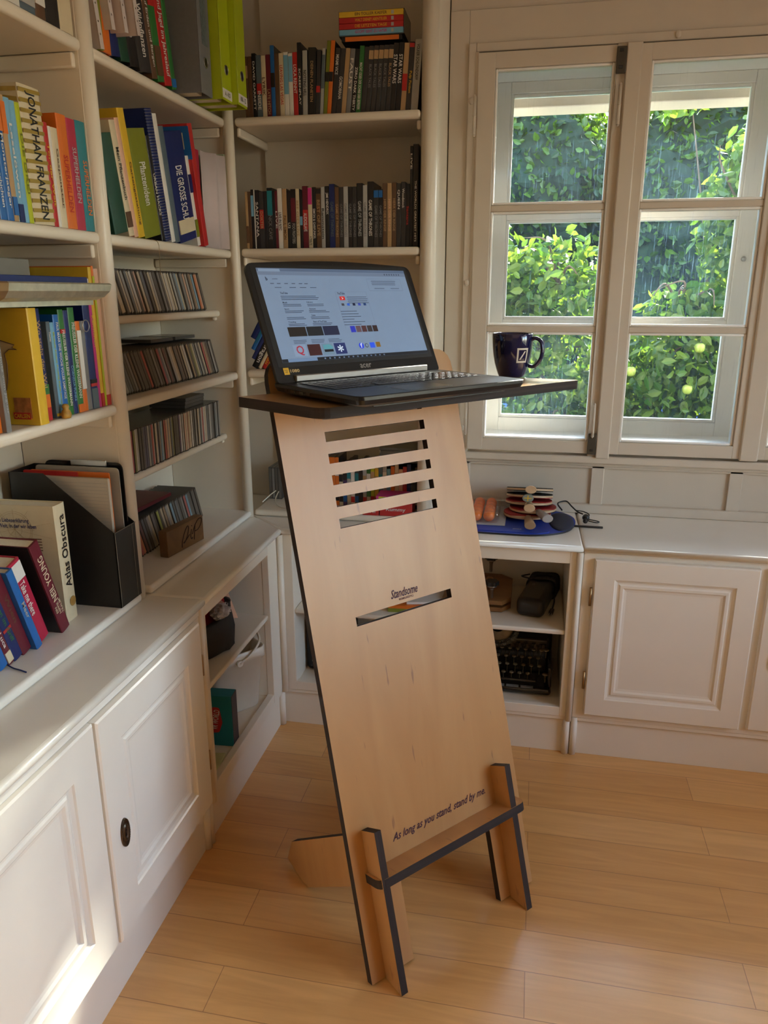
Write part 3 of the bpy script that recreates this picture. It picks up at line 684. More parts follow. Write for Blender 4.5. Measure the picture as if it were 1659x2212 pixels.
#=ROWS
ORD = ['first','second','third','fourth','fifth','sixth','seventh','eighth','ninth','tenth']
def ordn(i):
    if i < 10: return ORD[i]
    n = i+1; return '%d%s' % (n, 'th' if 10 < n % 100 < 14 else {1:'st',2:'nd',3:'rd'}.get(n % 10,'th'))
rndr = random.Random(31)
def book_parts(root, w_, h, d, c, kind, band=None, title=None, tc='white', b2t=False, hollow=True):
    cm = pm(c)
    if kind == 'case':          # film case: spine + black box
        key = ('case', round(w_,4), round(h,3)); me = None
        bm = bmesh.new(); addbox(bm, (0,0,0), (w_,d,h), .0012, 1)
        for f in bm.faces: f.material_index = 0 if f.normal.y < -.5 else 1
        link('case', bm, [cm, mat('film_case_black',(.014,.013,.014),.3)], root)
    elif kind == 'cd':
        bm = bmesh.new(); addbox(bm, (0,.0012,0), (w_,d,h))
        addbox(bm, (w_*.12,0,.004), (w_*.88,.0013,h-.004), mi=1)
        link('jewel_case', bm, [CLEAR, mat('cd_spine_'+c, tuple(.68*a+.32*b for a, b in zip(PAL[c], (.36,.32,.27))), .3, noise=.25, nscale=60)], root)
    elif kind == 'folder':
        link('folder', bx((0,0,0),(w_,d,h),.0006,1), cm, root)
    else:
        t = min(.0022, w_*.18); bm = bmesh.new(); r = min(w_*.5, .006)
        n = 5; ys = [(w_/2-w_/2*cos(pi*k/n), .35*r*(1-sin(pi*k/n))) for k in range(n+1)]
        out = [(x, y) for x, y in ys] + [(w_,d),(w_-t,d),(w_-t,.006),(t,.006),(t,d),(0,d)]
        bm = prism([(x,y) for x,y in out], 0, h, sidemat=0)
        link('cover', bm, cm, root)
        link('pages', bx((t+.0001,.0062,.003),(w_-t-.0001,d-.004,h-.003)), PAGES, root)
    if band:
        for (z0, z1, bc) in band:
            link('spine_label', bx((w_*.04,-.0006,h*z0),(w_*.96,.0004 if kind != 'book' else .003,h*z1)), pm(bc), root)
    if title:
        ts, zc, ln = title[0], title[1], title[2]; th_ = w_*(title[3] if len(title) > 3 else .62)
        M = frame(Vector((w_/2,-.0010,h*zc)), (0,0,1), (-1,0,0)) if b2t else frame(Vector((w_/2,-.0010,h*zc)), (0,0,-1), (1,0,0))
        text(ts, root, M, h*ln, th_, pm(tc), name='title')
def row(items, start, end, z, front, unit, where, group, lean=0, kind='case', gap=.0004, d0=.135, noun='film case', cat='film case', nm='film_case', pre=None):
    """items: dicts c,w,h,... ; unit L (left wall, x=front) or B (back bookcase, y=front)"""
    tot = 0
    for it in items:
        a = it.get('lean', lean); tot += (it.get('w',.0145)+gap)/cos(radians(a))
    k = (end-start)/tot; pos = start
    for i, it in enumerate(items):
        a = radians(it.get('lean', lean)); w_ = it.get('w',.0145)*k; h = it.get('h',.19); d = it.get('d', d0); ins = it.get('in', 0) + (rndr.uniform(0,.006) if kind == 'cd' else 0)
        if it.get('skip'): pos += w_/cos(a); continue
        if a <= 0: ox = pos; piv = Matrix.Rotation(a,4,'Y')                       # top leans left, pivot bottom-left
        else: ox = pos + w_/cos(a); piv = Matrix.Rotation(a,4,'Y') @ Matrix.Translation((-w_,0,0))
        if a < 0: ox = pos
        if unit == 'L': M = T(front-ins, ox, z+.0004, L90) @ piv
        else: M = T(ox, front+ins, z+.0004) @ piv
        # keep the lowest corner on the shelf
        if a > 0: pass
        c = it['c']; knd = it.get('kind', kind)
        desc = it.get('label')
        if not desc:
            tt = (' with %s title' % cn(it.get('tc','white'))) if it.get('t') and not it.get('band') else ''
            nn = it.get('noun', noun)
            bd = (' with %s label' % cn(it['band'][0][2])) if it.get('band') else ''
            desc = '%s %s%s%s, %s from the left, %s' % (cn(c), nn, tt, bd, ordn(i), where)
        wl = desc.split()
        if len(wl) > 16: desc = ' '.join(wl[:16])
        o = thing(it.get('nm', nm), desc, it.get('cat', cat), M, group)
        book_parts(o, w_, h, d, c, knd, it.get('band'), it.get('t'), it.get('tc','white'), it.get('b2t', False))
        if it.get('fn'): it['fn'](o, w_, h, d)
        pos += (w_+gap)/cos(a)
def I(c, w_=.0145, h=.19, t=None, tc='white', **kw):
    d = dict(c=c, w=w_, h=h, **kw)
    if t: d['t'] = t if isinstance(t, tuple) else (t, .5, .6)
    d['tc'] = tc; return d
# ---- film cases, upper shelf of the corner bookcase (z 2.130)
FS = 'on the top film shelf'
K_ = [I('brown',.012,.178,band=[(.65,.85,'tan')]), I('brown',.013,.178), I('black',.013,.186,('DAVID GARRETT',.5,.75,.5)), I('slate',.016,.180,('INSIDE',.28,.3),band=[(.38,.55,'red'),(.55,.95,'slate')]),
 I('cream',.0145,.178,('LYRIK',.5,.3),'brown'), I('maroon',.0145,.18,('LATE HITCH',.25,.4),'tan'), I('blue',.0125,.205,band=[(.42,.62,'black')]), I('brown',.0135,.182), I('cream',.0145,.182,('LEAVING LAS VEGAS',.5,.62),'red'),
 I('white',.0145,.184,band=[(.35,.95,'lightblue')]), I('white',.013,.18,band=[(.55,.95,'lightblue')]), I('red',.0145,.182,('LOLA RENNT',.58,.45),'white'), I('black',.013,.208,('SCREENPLAY',.4,.5,.45)),
 I('silver',.015,.185,('NOTTING HILL',.5,.4),'black',lean=1), I('black',.024,.192,('DEINEN PLANETEN',.5,.6,.35),'tan',lean=2), I('charcoal',.013,.184,band=[(.35,.45,'red')],lean=3), I('silver',.010,.188,band=[(.4,.9,'slate')],lean=4),
 I('olive',.0115,.208,band=[(.45,.58,'black')],lean=5), I('orange',.0125,.208,band=[(.45,.58,'black')],lean=5), I('charcoal',.0145,.186,('MIAMI VICE',.75,.3),lean=6), I('charcoal',.0155,.184,('GOMORRHA',.4,.35),lean=6),
 I('tan',.014,.184,lean=6), I('grey',.0145,.182,('FAUST',.6,.5),lean=6), I('black',.0155,.180,('ZERO DARK THIRTY',.38,.68,.5),lean=6), I('green',.0145,.188,('MACHT ODER DER SCHREI DER BEFREIER',.4,.7,.55),lean=5), I('charcoal',.0145,.184,lean=5)]
for i in range(5): K_.append(I('charcoal',.0145,.186,('BLACK TALES',.55,.35,.5),'tan' if i == 4 else 'grey',band=[(.80,.93,'tan')],lean=4.5,label='dark portrait film case, %s from the left, on the top film shelf' % ordn(26+i)))
K_ += [I('black',.0155,.190,('STAR WARS',.62,.42,.7),lean=4), I('black',.0150,.190,('STAR WARS',.62,.42,.7),lean=4), I('tan',.0155,.188,band=[(.3,.55,'red')],lean=4), I('charcoal',.0150,.190,('Pulp Fiction',.42,.32,.6),'yellow',lean=4,band=[(.92,.98,'red')]), I('silver',.0215,.196,('VOLKER SCHLONDORFF',.68,.5,.42),'black',lean=4)]
row(K_, -.118, .447, 2.1305, .162, 'B', FS, 'film cases on the top shelf of the corner bookcase')
# ---- stacked boxes on top of these cases
zt = 2.3325
o = thing('film_case', 'black film case with red cover lying under the box set stack', 'film case', T(.203,.172,zt+.001,radians(2)))
link('case', bx((0,0,0),(.19,.130,.0145),.001,1), pm('black'), o); link('spine_label', bx((.012,-.0006,.001),(.18,.001,.0135)), pm('orange'), o)
zz = zt+.0165
BX = thing('box_set', 'boxed film set in a clear slipcase lying on the film cases', 'box set', T(.195,.168,zz,radians(1)))
b2 = bmesh.new(); addbox(b2, (0,.005,0), (.205,.14,.0015)); addbox(b2, (0,.005,.0660), (.205,.14,.0675)); addbox(b2, (0,.005,.001), (.0015,.14,.067)); addbox(b2, (.2035,.005,.001), (.205,.14,.067)); link('slipcase', b2, CLEAR, BX)
for i, (c, t_, tc) in enumerate((('lightblue','GOOFY GEHT ZU VATER','pink'),('red','DIE LETZTEN TAGE','yellow'),('red','WALT DISNEY ABENTEUER','yellow'),('yellow','EIN TOLLER KAEFER','brown'))):
    o = thing('film_case', '%s film case lying %s from the top in the boxed set' % (cn(c), ('fourth','third','second','first')[i]), 'film case', T(.197,.168,zz+.0016+i*.0161,radians(1)), 'film cases lying in the boxed set')
    link('case', bx((0,0,0),(.2005,.132,.0155),.0008,1), pm(c), o); text(t_, o, frame(Vector((.10,-.0004,.008)), (1,0,0), (0,0,1)), .10, .008, pm(tc), name='title')
    link('badge', bx((.163,-.0005,.003),(.171,.001,.0125)), pm('silver'), o)
# ---- second film shelf z 1.730
G = 'GAME OF THRONES'
def got(c, w_, h, tc='silver', **k): return I(c, w_, h, (G,.45,.55,.55), tc, **k)
L_ = [I('tan',.0095,.18,band=[(.1,.4,'brown')]), I('brown',.0095,.18), I('black',.0095,.186,band=[(.55,.9,'lightblue')]), I('white',.004,.186), I('black',.0135,.184,('SANTANA',.5,.6)), I('charcoal',.015,.18,('DOKTER',.5,.3),'tan',band=[(.35,.68,'red')]),
 I('black',.012,.18), I('black',.018,.19,('NICK CAVE',.35,.4),'grey',band=[(.55,.95,'teal')]), I('black',.0075,.18), I('maroon',.0085,.18,('LIVE',.5,.3)), I('white',.0155,.188,('LIVE IN NYC',.45,.3),'black'), I('tan',.0155,.186,('PAUL SIMON',.35,.4),'brown'),
 I('black',.0125,.178,('U2',.4,.1)), I('black',.0165,.184,('FOO FIGHTERS',.25,.34),'silver',band=[(.45,.85,'maroon')]), I('cream',.0125,.185,('BEE GEES LIVE',.5,.6),'tan'), I('black',.0095,.18,band=[(.4,.55,'lightblue')]), I('maroon',.018,.192,('AUDIOSLAVE',.42,.3),band=[(.30,.62,'red')]),
 I('cream',.0140,.188,('A TRIBUTE',.12,.15),'black',band=[(.72,.99,'pink')]), I('black',.0120,.188,('SIMON & GARFUNKEL',.4,.5)), I('brown',.0165,.186,('BEST OF LIVE',.5,.6),'tan',band=[(.9,.98,'black')]), I('silver',.0125,.188,('Rammstein',.4,.5),'black'), I('black',.0140,.190,('JIMI HENDRIX',.72,.35,.7)),
 got('navy',.018,.196,'slate'), got('brown',.0140,.186,'tan'), got('charcoal',.0140,.186,'grey'), got('silver',.0150,.188,'grey'), got('black',.0135,.186,'grey'), got('charcoal',.0135,.186,'grey'), got('black',.0200,.196), got('silver',.0145,.190,'grey'), got('black',.0195,.200,'white'),
 got('charcoal',.0160,.176,'grey',band=[(.86,.98,'blue')]), got('black',.0130,.176,'grey',band=[(.86,.98,'blue')]), I('brown',.0140,.194,('HERR DER RINGE',.5,.5,.5),'tan'), I('tan',.0145,.194,('HERR DER RINGE',.5,.5,.5),'peach'), I('brown',.0145,.196,('HERR DER RINGE',.5,.5,.5),'tan'),
 I('charcoal',.0140,.192,('QUEEN',.75,.3,.6)), I('charcoal',.0150,.196,('Woodstock',.75,.3,.5)), I('black',.0125,.190,('Santana',.5,.3,.6),'red'), I('black',.0090,.300,('LIVE',.85,.15,.6)), I('black',.0175,.305,('THE WORLDS GREATEST HITS',.35,.6,.35))]
row(L_, -.135, .452, 1.7305, .160, 'B', 'on the lower film shelf', 'film cases on the lower shelf of the corner bookcase')
# ---- leaning books behind the laptop (z 1.325)
LEAN = radians(30)
for k, (c, w_, bxp, bz, t_, tc, lb) in enumerate((('black',.022,-.1275,0,('eragon',.32,.40,.7),'white','black paperback with white title leaning beside the corner post'),('navy',.014,-.1345,.0325,None,'white','navy paperback leaning on the black one behind the laptop'),
        ('blue',.016,-.1330,.0640,('DIE FARBEN',.4,.5,.6),'teal','blue paperback with teal title leaning behind the laptop'),('navy',.020,-.1295,.1020,None,'white','topmost navy book leaning against the corner post'))):
    o = thing('book', lb, 'book', T(bxp,.180,1.3260+bz) @ Matrix.Rotation(LEAN,4,'Y') @ Matrix.Translation((-w_,0,0)), 'books leaning on the corner shelf behind the laptop')
    book_parts(o, w_-.0006, .185, .125, c, 'book', None, t_, tc)
M_ = [I('cream',.012,.18,lean=30), I('red',.014,.175,('ROMAN',.25,.3,.6),'yellow',lean=30), I('yellow',.014,.165,lean=30)]
for q_ in M_: q_['noun'] = 'book leaning behind the laptop'
row(M_, -.1270, -.0800, 1.3255, .18, 'B', 'right of the black one', 'books leaning on the corner shelf behind the laptop', kind='book', d0=.12, noun='book', cat='book', nm='book')
# ---- row of audio books seen through the desk slots (z .815)
cs = ['charcoal','orange','orange','cream','purple','silver','white','charcoal','black','silver','green','lime','yellow','slate','silver','lightblue','orange','cream','peach','red','navy','charcoal','black']
N_ = [I(c, (.024 if i in (1,) else .0145), (.185 if i < 3 else .150+.01*(i%3)), None, band=[(.62,.8,random.Random(i).choice(['white','black','teal','tan'])),(.1,.25,random.Random(i+9).choice(['cream','red','blue','black']))]) for i, c in enumerate(cs)]
row(N_, .095, .452, .8155, .245, 'B', 'seen through the desk slots', 'audio books standing on the lowest corner shelf', d0=.125, noun='audio book case', cat='audio book', nm='audio_book')
for i in range(5):
    o = thing('cd_case', 'clear CD case lying %s from the bottom on the audio books' % ordn(i), 'CD case', T(.30+.004*(i%2),.262+.003*(i%3),.9870+i*.0108), 'CD cases lying on the audio books')
    link('jewel_case', bx((0,0,0),(.142,.125,.0102)), CLEAR, o)
for i, (x, y, w_, d_, h, c, lb) in enumerate(((.262,.140,.060,.085,.030,'red','red game box with a cream label, left of the larger one'),(.325,.142,.118,.085,.048,'red','larger red game box lying in front of the audio books'))):
    o = thing('game_box', lb, 'box', T(x,y,.8155,radians(1)))
    link('box_body', bx((0,0,0),(w_,d_,h),.0015,1), pm(c), o); text(('Ohren','Rummy')[i], o, frame(Vector((w_/2,-.0008,h/2)), (1,0,0), (0,0,1)), w_*.6, h*.35, pm('white'))
o = thing('game_box', 'flat red, yellow and green game box lying on the red box', 'box', T(.310,.150,.8645)); link('box_body', bx((0,0,0),(.14,.085,.022),.001,1), pm('pink'), o); link('box_label', bx((.01,-.0005,.002),(.05,.001,.020)), pm('lime'), o)
# CD stack beside the socket
for i in range(4):
    o = thing('cd_case', 'upright CD case, %s from the left, beside the wall socket' % ordn(i), 'CD case', T(-.143+i*.0125,.29,.8155), 'CD cases beside the wall socket')
    book_parts(o, .0115, .125, .125, ('charcoal','grey','black','charcoal')[i], 'cd')
o = thing('wall_socket', 'cream wall socket at the back of the lowest corner shelf', 'socket', T(-.087,.4249,.832)); link('plate', bx((0,-.008,0),(.085,0,.085),.003), WHITE, o); link('inner_frame', bx((.014,-.011,.014),(.071,-.0075,.071),.003), WHITE, o)
o = thing('plug', 'white adapter plug in the wall socket', 'plug', T(-.074,.4135,.855)); link('body', bx((0,-.035,0),(.050,0,.032),.005), WHITE, o)
bm = tube(curve([(-.068,.380,.864),(-.095,.34,.862),(-.125,.27,.842),(-.148,.22,.8205)],10), .0022, 6); tag(link('cable', bm, WHITE), 'short white cable running left from the plug', 'cable', 'white charging cables')
bm = tube(curve([(-.040,.380,.868),(-.09,.33,.860),(-.105,.29,.845),(-.098,.23,.828),(-.07,.185,.8185),(-.02,.165,.8180),(.06,.17,.818)],10), .0022, 6); tag(link('cable', bm, WHITE), 'looped white cable lying on the lowest corner shelf', 'cable', 'white charging cables')
#=CDS
cdc = ['black','charcoal','black','grey','silver','charcoal','cream','cream','charcoal','cream','silver','slate','cream','white','charcoal','peach','cream','slate','navy','charcoal','cream','silver','black','charcoal','grey','charcoal','cream','white','cream','cream','silver','slate','lightblue','cream','grey','charcoal','peach','silver','brown','tan','lightblue','orange','peach','charcoal']
row([I(c, (.0085 if i in (6,12,27) else .0108), .125) for i, c in enumerate(cdc)], -.588, .046, 1.5305, -.240, 'L', 'on the upper CD shelf', 'CD cases on the upper CD shelf', lean=-25, kind='cd', d0=.142, noun='CD case', cat='CD case', nm='cd_case')
cdc = ['slate','slate','silver','slate','silver','slate','slate','charcoal','grey','brown','charcoal','charcoal','black','black','red','black','charcoal','charcoal','grey','charcoal','crimson','slate','silver','maroon','charcoal','silver','cream','tan','charcoal','brown','brown','cream','white','brown','tan','charcoal','olive','cream','slate','silver','charcoal','cream','red','tan','brown','charcoal','silver','black']
row([I(c, .0104, .125) for i, c in enumerate(cdc)], -.588, .086, 1.3205, -.228, 'L', 'on the CD shelf above the CD tins', 'CD cases on the middle CD shelf', lean=-27, kind='cd', d0=.142, noun='CD case', cat='CD case', nm='cd_case')
cdc = ['lightblue','silver','red','red','crimson','olive','white','silver','charcoal','charcoal','navy','navy','silver','slate','red','white','cream','navy','grey','lightblue','silver','red','peach','grey','cream','slate','olive','charcoal','black','charcoal','purple','white','silver','peach','cream','crimson','tan','cream','white','charcoal','grey','tan','cream','slate','silver','red','white','cream','silver','slate','silver','white','grey','charcoal','slate','slate','silver','grey']
row([I(c, .0100, .125) for i, c in enumerate(cdc)], -.580, .072, 1.1005, -.232, 'L', 'on the lower CD shelf', 'CD cases on the lower CD shelf', lean=0, kind='cd', d0=.142, noun='CD case', cat='CD case', nm='cd_case')
for q_ in range(3):
    o = thing('cd_case', 'clear CD case lying %s from the bottom on the lower CD row' % ordn(q_), 'CD case', T(-.385,-.14+.004*q_,1.2265+q_*.0108), 'CD cases lying on the lower CD row'); link('jewel_case', bx((0,0,0),(.125,.142,.0102)), CLEAR, o)
for y_, c in ((-.30,'charcoal'),(-.14,'black')):
    o = thing('cd_case', '%s CD case lying flat on the middle CD row' % ('dark green' if c == 'black' else 'grey'), 'CD case', T(-.40,y_,1.4440), 'CD cases lying on the middle CD row'); link('jewel_case', bx((0,0,0),(.125,.142,.0102)), CLEAR, o)
cdc = ['charcoal','black','charcoal','red','orange','maroon','slate','charcoal','silver','cream','grey','charcoal','lime','charcoal','cream','tan','silver','cream','lightblue','charcoal','slate','charcoal','black','grey','red','lightblue','charcoal','black','charcoal','charcoal','black']
row([I(c, .0108, .125, **({'in': -.0}) ) for i, c in enumerate(cdc)], -.475, .015, .8155, -.290, 'L', 'on the base shelf behind the wooden block', 'CD cases on the base shelf', lean=-22, kind='cd', d0=.142, noun='CD case', cat='CD case', nm='cd_case')
o = thing('cd_case', 'dark red CD case lying flat on the base shelf CD row', 'CD case', T(-.425,-.52,.9560,radians(-2))); link('jewel_case', bx((0,0,0),(.125,.30,.012),.001,1), pm('maroon'), o)
# wooden block with burnt letters
WB = wood('oak_block', (.13,.060,.020), (.21,.105,.035), (12,2,12), .45)
M = T(-.213,-.421,.8155,radians(0)) @ Matrix.Rotation(L90,4,'Z'); M = Matrix.Translation((-.213,-.421,.8155)) @ Matrix.Rotation(math.atan2(.193,.028),4,'Z')
o = thing('wooden_block', 'brown wooden block with burnt letters standing before the CDs', 'wooden block', M)
link('block', bx((0,0,0),(.196,.030,.082),.0015,1), WB, o)
BL_ = mat('burnt_letter',(.025,.008,.005),.8); bm = bmesh.new()
for P_ in ([(.072,.010),(.076,.030),(.092,.056),(.108,.070),(.113,.062),(.104,.040),(.090,.024),(.082,.022),(.096,.028),(.116,.040)],[(.128,.054),(.122,.032),(.126,.022),(.132,.026)],[(.150,.064),(.144,.040),(.139,.016)],[(.132,.036),(.146,.058),(.168,.075),(.186,.074),(.183,.058),(.166,.044),(.148,.042)],[(.1305,.0625),(.1315,.0655)]):
    tube([(x,-.0004,z) for x, z in curve([(a,b,0) for a, b in P_],5) and [(q_[0],q_[1]) for q_ in curve([(a,b,0) for a, b in P_],5)]], .0016, 5, bm=bm)
q = link('lettering', bm, BL_, o); q['label'] = 'burnt script letters reading Lip'
#=BINDERS  top shelf of second bay, z 2.125
def cover_text(o, s_, w_, h_, pos, tc, side_=0, sh=0):   # text on the left (-X) face
    text(s_, o, frame(Vector(pos), (0,-1,0), (0,0,1)), w_, h_, pm(tc), sh)
E_ = [I('olive',.006,.30,noun='folder',nm='folder',cat='folder',kind='folder'), I('orange',.016,.26,noun='book',nm='book',cat='book',kind='book'),
 I('navy',.020,.17,noun='book',nm='book',cat='book',kind='book',lean=-10), I('bottle',.020,.17,noun='book',nm='book',cat='book',kind='book',lean=-10),
 I('black',.022,.25,('Alles aus Pflanzen',.5,.5,.4),noun='book',nm='book',cat='book',kind='book',lean=-10), I('charcoal',.030,.27,('Alles aus Wildpflanzen',.5,.75,.5),noun='book',nm='book',cat='book',kind='book',lean=-10),
 I('brown',.014,.27,('Auf Erden und Bergen',.4,.6,.5),noun='book',nm='book',cat='book',kind='book',lean=-10), I('green',.018,.275,noun='book',nm='book',cat='book',kind='book',lean=-10,band=[(.05,.3,'brown'),(.62,.85,'red')]),
 I('red',.020,.275,('Hege und Jagd im Jahreslauf',.5,.85,.6),noun='book',nm='book',cat='book',kind='book',lean=-10), I('green',.012,.26,noun='slim book',nm='book',cat='book',kind='book',lean=-10,band=[(.02,.1,'blue')])]
row(E_, -.608, -.215, 2.1255, -.172, 'L', 'on the top left shelf', 'books beside the ring binders on the top shelf', kind='book', noun='book', cat='book', nm='book', d0=.20)
SL = mat('plastic_sleeve', (.62,.55,.53), .18, noise=.1)
for i in range(4):
    y0 = -.606+i*.026
    o = thing('plastic_sleeve', 'punched plastic document sleeve, %s from the left, leaning on the books' % ordn(i), 'document sleeve', T(-.170+.030*(i*.6),y0-.006,2.172 if i else 2.1262,L90) @ Matrix.Rotation(radians(-9),4,'Y'), 'punched document sleeves on the top shelf')
    wl = .016
    holes = [[(.008+.0025*cos(a*pi/4), z_+.0025*sin(a*pi/4)) for a in range(8)] for z_ in (.03,.055,.09,.125,.16,.20)]
    bm = prism([(0,0),(wl,0),(wl,.29),(0,.29)], -.001, 0, holes, sidemat=0); bmesh.ops.transform(bm, matrix=Matrix(((1,0,0,0),(0,0,-1,0),(0,1,0,0),(0,0,0,1))), verts=bm.verts)
    link('punched_edge', bm, SL, o); link('sheets', bx((.001,.002,0),(.007,.20,.285)), mat('sleeve_sheets',(.55,.47,.44),.4), o)
def binder(o, w_, h, d, mt, lab=None, ring=True):
    t = .003; bm = bmesh.new()
    addbox(bm, (0,0,0), (w_,t,h), .001, 1); addbox(bm, (0,t,0), (t,d,h), .0008, 1); addbox(bm, (w_-t,t,0), (w_,d,h), .0008, 1)
    link('cover', bm, mt, o); link('paper_block', bx((t+.004,.03,.006),(w_-t-.006,d-.01,h-.012)), PAGES, o)
    bm = bmesh.new(); bmesh.ops.create_circle(bm, cap_ends=True, segments=28, radius=.0118, matrix=Matrix.Translation((w_*.5,-.0012,.082)) @ Matrix.Rotation(pi/2,4,'X')); link('finger_hole', bm, BLACKP, o)
    link('hole_ring', tube([(w_*.5+.0125*cos(a*pi/14),-.001,.082+.0125*sin(a*pi/14)) for a in range(28)], .0011, 6, True), METAL, o)
GB = mat('grey_binder_board', (.17,.17,.175), .6, noise=.12, nscale=80); LB = mat('lime_binder_board', (.40,.48,.008), .45, noise=.08, nscale=40)
o = thing('ring_binder', 'grey ring binder with a photo label, left of the lime ones', 'ring binder', T(-.108,-.200,2.1262,L90), 'ring binders on the top shelf'); binder(o, .075, .315, .285, GB)
q = link('spine_label', bx((.020,-.001,.125),(.055,.0005,.295)), mat('spine_photo',(.10,.13,.15),.4,noise=.8,nscale=90), o)
text('SILBER', q, frame(Vector((.0375,-.0016,.27)), (0,0,-1), (1,0,0)), .04, .012, pm('white'))
for y_, x_, ln, t_ in ((-.118,-.080,-2,'A - KO'),(-.046,-.060,-2,'KR - Z')):
    o = thing('ring_binder', 'lime green ring binder marked %s, jutting over the shelf edge' % t_.replace(' ',''), 'ring binder', T(x_,y_,2.1262,L90), 'ring binders on the top shelf'); binder(o, .070, .318, .285, LB)
    q = link('spine_label', bx((.001,-.001,.006),(.069,.0005,.030)), pm('white'), o); text(t_, q, frame(Vector((.035,-.0016,.018)), (1,0,0), (0,0,1)), .040, .012, pm('black'))
#=ROW F second shelf of the second bay z 1.725
def F(c, w_, h, t=None, tc='white', lean=-11, **k): return I(c, w_, h, t, tc, lean=lean, noun=k.pop('noun','book'), **k)
def sticker_A(o, w_, h, d):
    link('sticker', bx((-.0008,.02,h*.80),(0,.055,h*.93)), pm('cream'), o); text('A', o, frame(Vector((-.0012,.037,h*.865)), (0,-1,0), (0,0,1)), .018, .022, pm('black'))
    link('cover_patch', bx((-.0005,.0,h*.72),(0,d*.9,h*.98)), pm('blue'), o)
def spiral(o, w_, h, d):
    bm = bmesh.new()
    for k in range(46):
        z = .004+(h-.008)*k/45; tube([(w_*.5+w_*.52*cos(a*pi/5),.003+.006*sin(a*pi/5),z) for a in range(10)], .0007, 4, True, bm=bm)
    link('wire_binding', bm, METAL, o)
def ringlabel(o, w_, h, d):
    link('library_label', bx((w_*.06,-.0012,.022),(w_*.94,.002,.060)), pm('cream'), o)
    link('cover_photo', bx((-.0006,.02,h*.33),(0,.10,h*.55)), mat('photo_brown',(.16,.09,.03),.4,noise=.9,nscale=60), o)
R_ = [F('bottle',.040,.225), F('cream',.016,.265,('Mein Pflanzenbuch',.55,.45,.5),'black',band=[(.08,.22,'brown')]), F('peach',.012,.275,None), F('yellow',.020,.300,('Gartengestaltung',.35,.5,.4),'brown'), 
 F('olive',.055,.262,('Pflanzenideen',.5,.4,.35),'white'), F('black',.012,.262,('URBAN HACKS',.45,.4,.6)), F('navy',.022,.330,None,noun='spiral notebook',nm='notebook',cat='notebook',fn=spiral), F('white',.014,.325,noun='paper pad',nm='notepad',cat='notepad'),
 F('slate',.018,.300,noun='book'), F('navy',.070,.292,('DIE GROSSE SCHULE',.42,.55,.35),'white',lean=-12,fn=ringlabel,label='thick navy binder with a white library label on the second shelf'), F('white',.012,.25,band=[(.1,.3,'olive'),(.6,.8,'navy')],lean=-12), F('red',.018,.338,lean=-12,fn=sticker_A,**{'in':-.012})]
row(R_, -.598, -.062, 1.7255, -.185, 'L', 'on the second shelf', 'books on the second shelf of the binder bay', kind='book', d0=.215, noun='book', cat='book', nm='book')
for y_, w_, h, c, x_, lb, nm_ in ((-.057,.026,.283,'crimson',-.205,'red folder standing behind the loose paper sheets','folder'),):
    o = thing(nm_, lb, 'folder', T(x_,y_,1.7258,L90)); link('folder', bx((0,0,0),(w_,.18,h),.001,1), pm(c), o)
PP = mat('loose_paper', (.62,.52,.52), .7, noise=.06); PG = mat('grey_paper', (.40,.41,.36), .7, noise=.1)
def sheet(y0, wd_, h, mt, lb, x0=-.175, ang=70, z=1.7258, bend=.01, nm_='paper_sheet', ln=0):
    bm = bmesh.new(); n = 8; g = []
    for i in range(n+1):
        a = i/n; g.append([bm.verts.new((wd_*a, bend*sin(a*pi)+yy, zz)) for yy, zz in ((0,0),(0,h),(.0012,h),(.0012,0))])
    for a, b in zip(g, g[1:]):
        for k in range(4): f = bm.faces.new((a[k],b[k],b[(k+1)%4],a[(k+1)%4])); f.smooth = True
    bm.faces.new(g[0]); bm.faces.new(g[-1][::-1])
    return tag(link(nm_, bm, mt, None, T(x0,y0,z,radians(ang),0,0) @ Matrix.Rotation(radians(ln),4,'Y')), lb, 'paper', 'loose papers in the second shelf corner')
sheet(-.020, .075, .285, PP, 'pinkish lined paper sheet beside the red book', -.205, 72); sheet(.045, .060, .285, PP, 'plain pinkish paper sheet right of the lined one', -.190, 74, 1.7258, .006)
o = thing('folder', 'pale green folder standing at the corner post', 'folder', T(-.178,.102,1.7258,L90)); link('folder', bx((0,0,0),(.012,.18,.292),.001,1), mat('pale_green',(.42,.45,.30),.5), o)
o = thing('folder', 'blue folder top showing behind the loose papers', 'folder', T(-.30,-.005,1.7258,L90)); link('folder', bx((0,0,0),(.115,.012,.305),.001,1), pm('blue'), o)
#=LEFT BAY
A_r = [I('navy',.02,.25), I('maroon',.02,.24), I('navy',.03,.26), I('white',.040,.25,('ROMAN',.2,.15,.3),'grey'), I('slate',.034,.25,band=[(.05,.25,'silver')]), I('brown',.024,.24,band=[(.1,.25,'white')]), I('black',.034,.27,('JOHN',.35,.2,.5),'tan'), I('cream',.034,.26)]
row(A_r, -1.04, -.700, 2.1255, -.180, 'L', 'on the top shelf of the far left bay', 'books on the top shelf of the left bay', kind='book', d0=.17, noun='book', cat='book', nm='book')
def franzen(o, w_, h, d):
    GO = mat('gold_rays', (.40,.27,.05), .35, .3)
    bm = bmesh.new()
    for k in range(14):
        z0 = h*(k+.2)/14; bm.faces.new([bm.verts.new(p) for p in ((-.0006,.004,z0),(-.0006,d*.9,min(h-.012,max(.001,z0+.05*(k-7)/7))),(-.0006,d*.9,min(h-.001,max(.012,z0+.05*(k-7)/7+.010))),(-.0006,.004,z0+.008))])
        bm.faces.new([bm.verts.new(p) for p in ((0,-.0006,z0),(w_,-.0006,z0+.004),(w_,-.0006,z0+.011),(0,-.0006,z0+.008))])
    link('gold_stripes', bm, GO, o)
